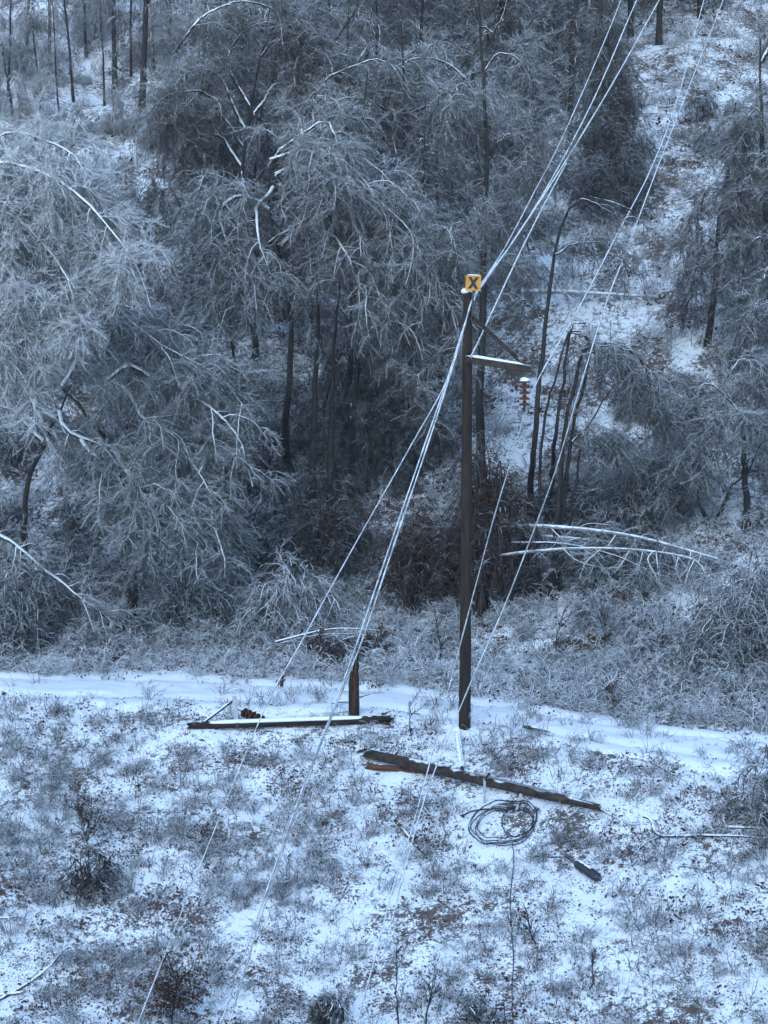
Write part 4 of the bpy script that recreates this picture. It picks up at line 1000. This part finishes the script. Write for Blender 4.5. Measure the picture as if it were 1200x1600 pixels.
fallen_tree('fallen_tree', 'lower thin white trunk of the fallen stack, its branches propped like ribs',
            [[(780, 868, yb - .2), (828, 862, yb - .6), (900, 857, yb - .7), (980, 858, yb - .9), (1050, 866, yb - 1), (1090, 878, yb - 1), (1102, 900, yb - 1.1)]],
            [[(985, 858, yb - .9), (972, 880, yb - 1.2), (960, 895, yb - 1.3)], [(1005, 859, yb - .9), (1000, 880, yb - 1.1), (995, 900, yb - 1.2)], [(1020, 862, yb - 1), (1012, 875, yb - 1.2), (1025, 900, yb - 1.4), (1042, 925, yb - 1.5)],
             [(1025, 862, yb - 1), (1028, 890, yb - 1.2), (1030, 908, yb - 1.3)], [(1060, 870, yb - 1), (1056, 890, yb - 1.2), (1065, 910, yb - 1.3)], [(1085, 875, yb - 1), (1075, 895, yb - 1.2), (1070, 912, yb - 1.3)], [(940, 857, yb - .8), (915, 880, yb - 1), (905, 905, yb - 1.1)], [(880, 858, yb - .7), (900, 875, yb - 1), (930, 885, yb - 1.2)]], 502, r=.05, frost=.42, fine=60)
fallen_tree('fallen_tree', 'grey trunk half hidden between the two white ones of the fallen stack',
            [[(850, 838, yb + .2), (900, 842, yb + .1), (960, 848, yb), (1010, 852, yb)]], [[(900, 842, yb), (870, 850, yb - .3), (840, 872, yb - .5)]], 503, r=.06, frost=.35, fine=30)
fallen_tree('fallen_tree', 'thin dark trunk lowest in the fallen stack, right of the vine mound', [[(800, 848, yb - .3), (880, 850, yb - .5), (960, 868, yb - .8), (1010, 890, yb - 1)]], [[(900, 852, yb - .5), (925, 868, yb - .9), (945, 890, yb - 1.1)]], 506, r=.045, mat='limb', frost=.4, fine=30)
yl = float(gp(945, 475)[1])
fallen_tree('fallen_tree', 'snowy log lying across the open slope high right of the orange sign',
            [[(815, 455, yl + .6), (868, 455, yl + .3), (940, 459, yl), (1030, 464, yl - .2)]],
            [[(905, 455, yl), (912, 435, yl - .3), (935, 428, yl - .5)], [(1010, 462, yl), (1035, 450, yl), (1070, 425, yl + .4)], [(880, 456, yl), (900, 470, yl - .7), (930, 480, yl - 1)], [(960, 460, yl), (980, 440, yl), (1005, 432, yl)], [(990, 462, yl), (1010, 472, yl - .5), (1030, 476, yl - .7)]], 504, r=.10, mat='birch', frost=.75, fine=40)
def branch_on_ground(label, pix, r, seed, sides=(), lift=.05, mat='limb', frost=.58, fine=0):
    def g3(p): q = gp(p[0], p[1]); return np.array([q[0], q[1], ground(q[0], q[1]) + (p[2] if len(p) > 2 else lift)])
    main = np.array([g3(p) for p in pix]); b = main[0]
    e = empty('fallen_branch', b, label, 'branch')
    q = smooth_line(main - b, 26); gg = np.random.default_rng(seed)
    obj('stem', mesh_np('gb%d' % seed, *tubes(q[None], np.linspace(r, r * .45, 26)[None] * gg.uniform(.88, 1.12, (1, 26)), 7), M[mat]), e, frost)
    for i, s in enumerate(sides):
        W = np.array([g3(p) for p in s]) - b
        obj('side_branch', mesh_np('gb%d_%d' % (seed, i), *tubes(smooth_line(W, 14)[None], np.linspace(r * .5, r * .2, 14)[None], 5), M[mat]), e, frost)
    if fine:
        B = spawn(gg, q[None], fine, .2, .6, 4, .6, .8, .3, .15); 
        obj('twigs', mesh_np('gbt%d' % seed, *tubes(B, radii(len(B), 4, .009, .004, gg), 3), M['twig']), e, frost)
branch_on_ground('crooked snow-topped branch on the ground at the right, past the timber end', [(1005, 1296, .3), (1018, 1302, .22), (1030, 1312, .08), (1100, 1314, .1), (1160, 1318, .12), (1215, 1323, .1)], .038, 601,
                 [[(1030, 1312), (1000, 1330), (962, 1380)], [(1095, 1313), (1060, 1280, .3), (1035, 1262, .5)], [(1150, 1317), (1175, 1345, .1), (1205, 1365, .1)]], fine=12)
branch_on_ground('short thick snowy stick at the right edge above the crooked branch', [(1134, 1298), (1170, 1298), (1220, 1300)], .04, 602)
branch_on_ground('small forked twig lying off the end of the split timber', [(965, 1285), (935, 1275, .15), (918, 1258, .3)], .025, 603, [[(940, 1277), (930, 1268, .2), (905, 1270, .15)]])
branch_on_ground('bare snowy branch on the ground in the bottom left corner', [(-20, 1575), (40, 1545), (80, 1520, .15), (107, 1500, .25), (120, 1506, .2)], .04, 604, [[(80, 1520, .15), (100, 1505, .3), (103, 1490, .45)]], fine=8)
branch_on_ground('thin snowy stick left edge near the bottom corner', [(-20, 1440), (12, 1440), (35, 1436)], .03, 605, [[(12, 1440), (25, 1455, .05), (20, 1465)]])
branch_on_ground('snow-covered log end lying at the bottom left edge', [(-30, 1562), (0, 1560), (36, 1556)], .06, 606)
branch_on_ground('thin dark stick lying above the crooked branch at the right', [(1020, 1196), (1045, 1210), (1075, 1228)], .018, 607, frost=.4)
mound('thicket', 'low dark heap of twigs under the brush pile behind the stump', 535, 1036, 150, 42, 213, .2, ('bark', 'vine', 'vine'), n=22, n2=90, n3=300, n4=3000)
# brush pile by the stump
yp = gp(520, 1030)
def pile_line(p): return [(x, y, yp[1] + d) for x, y, d in p]
fallen_tree('brush_pile', 'pile of cut snowy boughs and dark leaves just behind the stump',
            [pile_line([(430, 1003, -.2), (480, 990, 0), (530, 982, 0), (590, 985, .2)]), pile_line([(440, 1005, 0), (500, 992, .3), (560, 990, .4)]), pile_line([(505, 1015, -.2), (550, 995, 0), (600, 992, .2)])],
            [pile_line([(560, 985, 0), (580, 1005, -.3), (610, 1015, -.4)]), pile_line([(520, 990, 0), (545, 1010, -.3), (575, 1012, -.4)]), pile_line([(590, 985, 0), (625, 1000, -.2), (640, 1020, -.3)])],
            505, r=.035, mat='limb', frost=.6, cat='brush pile', fine=40)

# ------------------------------------------------------------------ small bare saplings and leafy shrubs
def sapling(label, px, py, hpx, seed, frost=.25, lean=0.0, n=5, r=.018, cat='sapling', group=None, leaves=0, spread=.5, fine=60, leafc='leaf', sleaf=.09):
    b = gp(px, py); b = np.array([b[0], b[1], ground(b[0], b[1]) - .03]); h = hpx * b[1] / FPX; g = np.random.default_rng(seed)
    main = [np.array([0, 0, 0.]), np.array([lean * h * .3 + g.normal() * .04, 0, h * .4]), np.array([lean * h * .7, g.normal() * .05, h * .75]), np.array([lean * h, 0, h])]
    TR = resamp([main], 12, g, .015)
    B2 = spawn(g, TR, n, h * .3, h * .6, 6, .7, spread, .3, .04, .12, tmin=.2, tmax=.9)
    B3 = spawn(g, B2, fine, .1 * h, .25 * h, 4, .7, .7, .1, .1, .15, tmin=.15)
    e = empty('sapling' if not leaves else 'leafy_shrub', b, label, cat, group)
    obj('stem', mesh_np('sap%d' % seed, *tubes(TR, radii(1, 12, r, r * .35), 6), M['bark']), e, frost)
    obj('branches', mesh_np('sapb%d' % seed, *join([tubes(B2, radii(len(B2), 6, r * .55, .005, g), 4), tubes(B3, radii(len(B3), 4, .006, .003, g), 3)]), M['bark']), e, frost + .1)
    if leaves:
        V, Q = leaf_quads(g, np.concatenate([B3.reshape(-1, 3), B2[:, 2:].reshape(-1, 3)]), leaves, sleaf)
        lo = obj('leaves', mesh_np('sapl%d' % seed, V, Q, M[leafc]), e, frost); lo['kind'] = 'stuff'
    return e
sapling('bare dark sapling standing alone in the brush right of the pole', 941, 1042, 100, 701, n=4)
sapling('bare forked sapling in the brush between the pole and the taller sapling', 868, 1030, 80, 702, n=5, lean=.15)
sapling('thin dark sapling before the large frosted bush at the right', 1030, 1040, 75, 703, n=3, lean=.1)
sapling('small dark sapling right behind the left side of the pole', 690, 1050, 90, 704, n=5, lean=-.1)
sapling('reddish upright stem inside the frosted bush at the right', 1155, 1050, 120, 705, n=4)
sapling('thin bare sapling rising from the bottom edge below the coil, left one', 622, 1606, 120, 706, n=3)
sapling('branching bare sapling at the bottom edge, right beside the thinner one', 662, 1606, 90, 707, n=6, lean=.25, spread=.8)
sapling('short bare stem in the snow at lower right centre', 925, 1545, 60, 708, n=2)
sapling('leafless twig stem in the snow left of the pole base', 640, 1150, 60, 709, n=3)
sapling('dark shrub with brown withered leaves at the bottom edge, lower left', 268, 1612, 105, 711, n=34, leaves=900, lean=.1, spread=1.3, fine=500, cat='shrub', frost=.12, sleaf=.07)
sapling('brown-leaved shrub on the left foreground slope', 140, 1345, 105, 712, n=26, leaves=460, lean=.05, spread=1.3, fine=420, cat='shrub', frost=.2, sleaf=.06)
mound('twig_bush', 'low mass of dark grey twigs below the brown-leaved shrub at left', 140, 1400, 110, 75, 220, .15, n=16, n2=60, n3=260, n4=2600, l4=(.08, .25))
mound('twig_bush', 'grey twig bush at the bottom edge below the coil, left of the cable', 520, 1606, 110, 50, 221, .2, n=12, n2=40, n3=200, n4=1800, l4=(.08, .25))
mound('twig_bush', 'grey twig bush at the bottom edge, right of the two bare saplings', 750, 1612, 120, 60, 222, .2, n=12, n2=40, n3=200, n4=1800, l4=(.08, .25))
sapling('red-brown leafy stem drooping in the snow right of the trailing cable', 838, 1480, 75, 713, n=5, leaves=90, lean=-.3, spread=.6, fine=40, cat='shrub', frost=.25, sleaf=.07)
sapling('dark leafy bough stuck in the brush pile behind the stump', 500, 1032, 45, 714, n=8, leaves=200, spread=1.0, fine=60, cat='shrub', frost=.3, sleaf=.08)
sapling('dark leafy tangle at the right of the brush pile', 590, 1030, 45, 715, n=8, leaves=220, spread=1.2, fine=60, cat='shrub', frost=.3, sleaf=.08)
sapling('clump of dead brown leaves standing on the track above the fallen pole', 438, 1076, 16, 716, n=6, leaves=60, spread=1.2, fine=20, cat='shrub', frost=.2, r=.008, sleaf=.07)
sapling('tan-leaved low shrub on the far bank right of the track', 955, 1110, 45, 717, n=8, leaves=180, spread=1.1, fine=60, cat='shrub', frost=.4, sleaf=.07)
sapling('brown leafy sprig in the left foreground below the fallen pole', 315, 1335, 40, 718, n=8, leaves=110, spread=1.1, fine=40, cat='shrub', frost=.35, sleaf=.06)
sapling('orange-brown leaf clump at the left behind the track', 168, 1035, 30, 719, n=6, leaves=90, spread=1.1, fine=30, cat='shrub', frost=.3, sleaf=.08)

# ------------------------------------------------------------------ grass, dead leaves and undergrowth nobody could count
def grass_tuft(seed, n, h, spread, r=.0035, bend=.5, mat='grass', K=5):
    g = np.random.default_rng(seed)
    p0 = np.concatenate([g.normal(size=(n, 2)) * spread, np.zeros((n, 1)) - .02], 1)
    d = norm(np.concatenate([g.normal(size=(n, 2)) * .55, np.ones((n, 1))], 1)); ln = (h * g.uniform(.5, 1.25, n))[:, None] / (K - 1); out = [p0]; p = p0
    lean = np.concatenate([g.normal(size=(1, 2)) * .25, [[0]]], 1)
    for _ in range(K - 1):
        p = p + d * ln; out.append(p); d = norm(d + lean + np.array([0, 0, -bend]) * g.uniform(.3, 1.3, (n, 1)) + g.normal(size=(n, 3)) * .15)
    P = np.stack(out, 1); P[:, :, 2] = np.maximum(P[:, :, 2], -.02)
    return mesh_np('tuft%d' % seed, *tubes(P, radii(n, K, r, r * .5, g), 3), M[mat])
def twig_tuft(seed, n, h, mat='twig'):
    g = np.random.default_rng(seed)
    A = np.stack([np.array([0, 0, -.03]) + np.concatenate([g.normal(size=(n, 2)) * .12, np.zeros((n, 1))], 1)] * 2, 1); A[:, 1, 2] += .1
    B = spawn(g, A, n * 2, h * .6, h * 1.2, 6, .8, .7, .2, .16, .15, tmin=0); Cc = spawn(g, B, n * 9, h * .2, h * .5, 4, .7, .8, 0, .12, .15, tmin=.1)
    D = spawn(g, Cc, n * 14, h * .08, h * .22, 3, .7, .8, 0, .1, .15)
    return mesh_np('twigtuft%d' % seed, *join([tubes(B, radii(len(B), 6, .008, .004, g), 3), tubes(Cc, radii(len(Cc), 4, .006, .004, g), 3), tubes(D, radii(len(D), 3, .0055, .004, g), 3)]), M[mat])
def leaf_clump(seed, n, spread, size):
    g = np.random.default_rng(seed); src = np.concatenate([g.normal(size=(80, 2)) * spread, np.abs(g.normal(size=(80, 1))) * .03 + .01], 1)
    return mesh_np('leafclump%d' % seed, *leaf_quads(g, src, n, size, .05), M['leaf'])
gs = np.random.default_rng(91)
def seg_d(x, y, a, b):
    vx, vy = b[0] - a[0], b[1] - a[1]; t = np.clip(((x - a[0]) * vx + (y - a[1]) * vy) / (vx * vx + vy * vy), 0, 1)
    return np.hypot(x - a[0] - t * vx, y - a[1] - t * vy)
def trodden(x, y):
    """snow pressed clear where the wreckage fell"""
    d = np.minimum.reduce([np.maximum(seg_d(x, y, cc, cc + Vector((.01, 0, 0))) - .6, 0), seg_d(x, y, fa, fb), seg_d(x, y, ta, tb), seg_d(x, y, s0, s1) * .8, seg_d(x, y, q0, q1)])
    return .12 + .88 * sstep(.25, .8, d)
def pts(n, x0, x1, y0, y1, mask):
    x = gs.uniform(x0, x1, n); y = gs.uniform(y0, y1, n); k = gs.uniform(0, 1, n) < mask(x, y) * trodden(x, y); k &= np.abs(x) < y * .235 + 1.5
    x, y = x[k], y[k]; return np.stack([x, y, terr(x, y) - .01], 1)
fgm = lambda x, y: (.16 + .84 * sstep(.42, .66, fbm(x * 1.7, y * 1.7, 4, 61))) * sstep(1.15, 2.2, np.abs(y - road_y(x)) + (fbm(x * .7, y * .7, 2, 5) - .5) * 1.2)
roadm = lambda x, y: .45 * np.exp(-((y - road_y(x)) / .4) ** 2) * sstep(.45, .6, fbm(x * .6, y * .6, 2, 19))
grass_me = [grass_tuft(811, 13, .30, .08, .006), grass_tuft(812, 15, .22, .11, .006, bend=.7), grass_tuft(813, 9, .42, .07, .0065, bend=.4), grass_tuft(814, 16, .16, .13, .006, bend=.8)]
p = pts(13500, -11, 11, 29, 48, lambda x, y: np.maximum(fgm(x, y), roadm(x, y)))
scatter('grass', 'frosted dead grass tufts poking through the snow of the near bank', 'grass', grass_me, p, gs.uniform(.6, 1.3, len(p)), .45, 1)
p = pts(22000, -11, 11, 29, 47, lambda x, y: (.12 + .8 * sstep(.45, .7, fbm(x * .9 + 7, y * .9, 3, 67))) * sstep(.8, 2.2, np.abs(y - road_y(x)) + (fbm(x * .7, y * .7, 2, 5) - .5)))
scatter('dead_leaves', 'dark dead leaves lying on the snow of the near bank', 'leaves', [leaf_clump(821, 9, .10, .07), leaf_clump(822, 14, .16, .06), leaf_clump(823, 5, .06, .08)], p, gs.uniform(.6, 1.2, len(p)), .22, 2)
p = pts(2700, -11, 11, 29, 46, lambda x, y: .1 + .9 * sstep(.5, .72, fbm(x * .5 + 3, y * .5, 3, 71)) * sstep(1.6, 2.6, np.abs(y - road_y(x))))
tw_me = [twig_tuft(831, 5, .45), twig_tuft(832, 6, .35), twig_tuft(833, 4, .6)]
scatter('twig_scrub', 'low grey twig scrub dotted over the snow of the near bank', 'scrub', tw_me, p, gs.uniform(.5, 1.1, len(p)), .38, 3)
farm = lambda x, y: sstep(1.0, 2.0, y - road_y(x) + (fbm(x * .8, y * .8, 2, 15) - .5) * 1.0) * (1 - sstep(6, 9, y - road_y(x)))
p = pts(8000, -14, 14, 40, 60, lambda x, y: farm(x, y) * (.12 + .88 * sstep(.42, .62, fbm(x * 1.1, y * 1.1, 3, 73))))
scatter('bank_grass', 'matted pale grass and weeds along the far bank of the track', 'grass', grass_me, p, gs.uniform(.9, 1.9, len(p)), .9, 4)
p = pts(1700, -14, 14, 40, 60, farm)
p2 = pts(3000, -14, 14, 40, 60, farm)
scatter('bank_leaves', 'dead brown leaves caught in the weeds of the far bank', 'leaves', [leaf_clump(826, 12, .14, .09), leaf_clump(827, 7, .1, .1)], p2, gs.uniform(.7, 1.4, len(p2)), .3, 8)
scatter('bank_scrub', 'tangle of frosted weeds along the far bank of the track', 'scrub', tw_me, p, gs.uniform(.7, 1.6, len(p)), .66, 5)
hillm = lambda x, y: (1 - .48 * corridor(x, y)) * (1 - .5 * topleft(x, y)) * sstep(5, 8, y - road_y(x)) * (.15 + .85 * sstep(.38, .62, fbm(x * .35, y * .35, 3, 79)))
p = pts(10000, -26, 26, 46, 106, hillm)
scatter('undergrowth', 'frosted undergrowth matting the snowy hillside', 'undergrowth', tw_me, p, gs.uniform(.7, 1.6, len(p)), .72, 6)
p = pts(14000, -26, 26, 46, 106, hillm)
scatter('hill_grass', 'matted dead grass and litter over the snowy hillside', 'grass', grass_me + [leaf_clump(824, 16, .2, .09), leaf_clump(825, 22, .3, .08)], p, gs.uniform(1.2, 2.2, len(p)), .7, 7)

# ------------------------------------------------------------------ tell the members of a row apart by their place in it
ORD = ['leftmost', 'second from the left', 'third from the left', 'fourth from the left', 'fifth from the left', 'sixth from the left', 'seventh from the left', 'eighth from the left',
       'ninth from the left', 'tenth from the left', 'eleventh from the left', 'twelfth from the left', 'thirteenth from the left', 'fourteenth from the left', 'fifteenth from the left', 'sixteenth from the left', 'seventeenth from the left', 'eighteenth from the left', 'nineteenth from the left', 'twentieth from the left']
ROWS = {'trunks on the bright top left slope': 'slim trunk on the bright top left slope', 'small frosted trees on the top left slope': 'small frosted tree on the top left slope',
        'slim trunks low in the wood': 'slim dark trunk low in the wood left of the pole', 'small bent trees low in the wood': 'small bent tree low in the shaded wood', 'trunks atop the right slope': 'dark trunk along the top of the right slope',
        'trees at the right edge': 'dim tree at the right edge', 'wood behind the big left tree': 'grey tree behind the big left tree', 'upper left wood': 'pale tree of the upper left wood',
        'wood behind the weeping tree': 'dark tree behind the weeping tree', 'upper middle wood': 'grey tree of the upper middle wood', 'wood above the orange sign': 'dim tree above the orange sign', 'brush on the top left slope': 'white-frosted brush clump on the bright top left slope'}
for gname, text in ROWS.items():
    mem = sorted([o for o in scene.objects if o.get('group') == gname], key=lambda o: o.location.x / o.location.y)
    for k, o in enumerate(mem):
        if len(mem) > 1: o['label'] = text + ', ' + (ORD[k] if k < len(mem) - 1 else 'rightmost')

def row(mem, text):
    mem = sorted(mem, key=lambda t: t[1])
    for k, (o, px, py) in enumerate(mem): o['label'] = text if len(mem) == 1 else text + ', ' + (ORD[k] if k < len(mem) - 1 else 'rightmost')
bz = lambda gname, lo, hi: [t for t in BRL if t[0].get('group') == gname and lo <= t[2] < hi]
row(bz('brush along the track', 0, 9999), 'knee-high frosted brush on the far edge of the track')
row(bz('brush on the wood floor', 0, 720), 'dim brush at the back of the wood floor')
row(bz('brush on the wood floor', 720, 820), 'dim brush halfway up the wood floor')
row(bz('brush on the wood floor', 820, 9999), 'dim brush at the front of the wood floor')
row(bz('brush on the right slope', 0, 300), 'grey brush high on the right-hand slope')
row(bz('brush on the right slope', 300, 600), 'grey brush halfway up the right-hand slope')
row(bz('brush on the right slope', 600, 9999), 'grey brush low on the right-hand slope')

# ------------------------------------------------------------------ thin cold mist over the valley
bm = bmesh.new(); bmesh.ops.create_cube(bm, size=1.0)
x0, x1, y0, y1, z0, z1 = -252, 252, -72, 342, -13.0, 92.0
for v in bm.verts: v.co = Vector(((v.co.x + .5) * (x1 - x0) + x0, (v.co.y + .5) * (y1 - y0) + y0, (v.co.z + .5) * (z1 - z0) + z0))
hm = bpy.data.materials.new('cold_mist'); hm.use_nodes = True; hn = hm.node_tree.nodes
hn.remove(hn['Principled BSDF']); pv = hn.new('ShaderNodeVolumePrincipled')
pv.inputs['Color'].default_value = (0.88, 0.93, 1.0, 1); pv.inputs['Density'].default_value = 0.0003; pv.inputs['Anisotropy'].default_value = 0.2
hm.node_tree.links.new(pv.outputs[0], hn['Material Output'].inputs['Volume'])
tag(obj('haze', bm_mesh('haze', bm, hm)), kind='stuff')
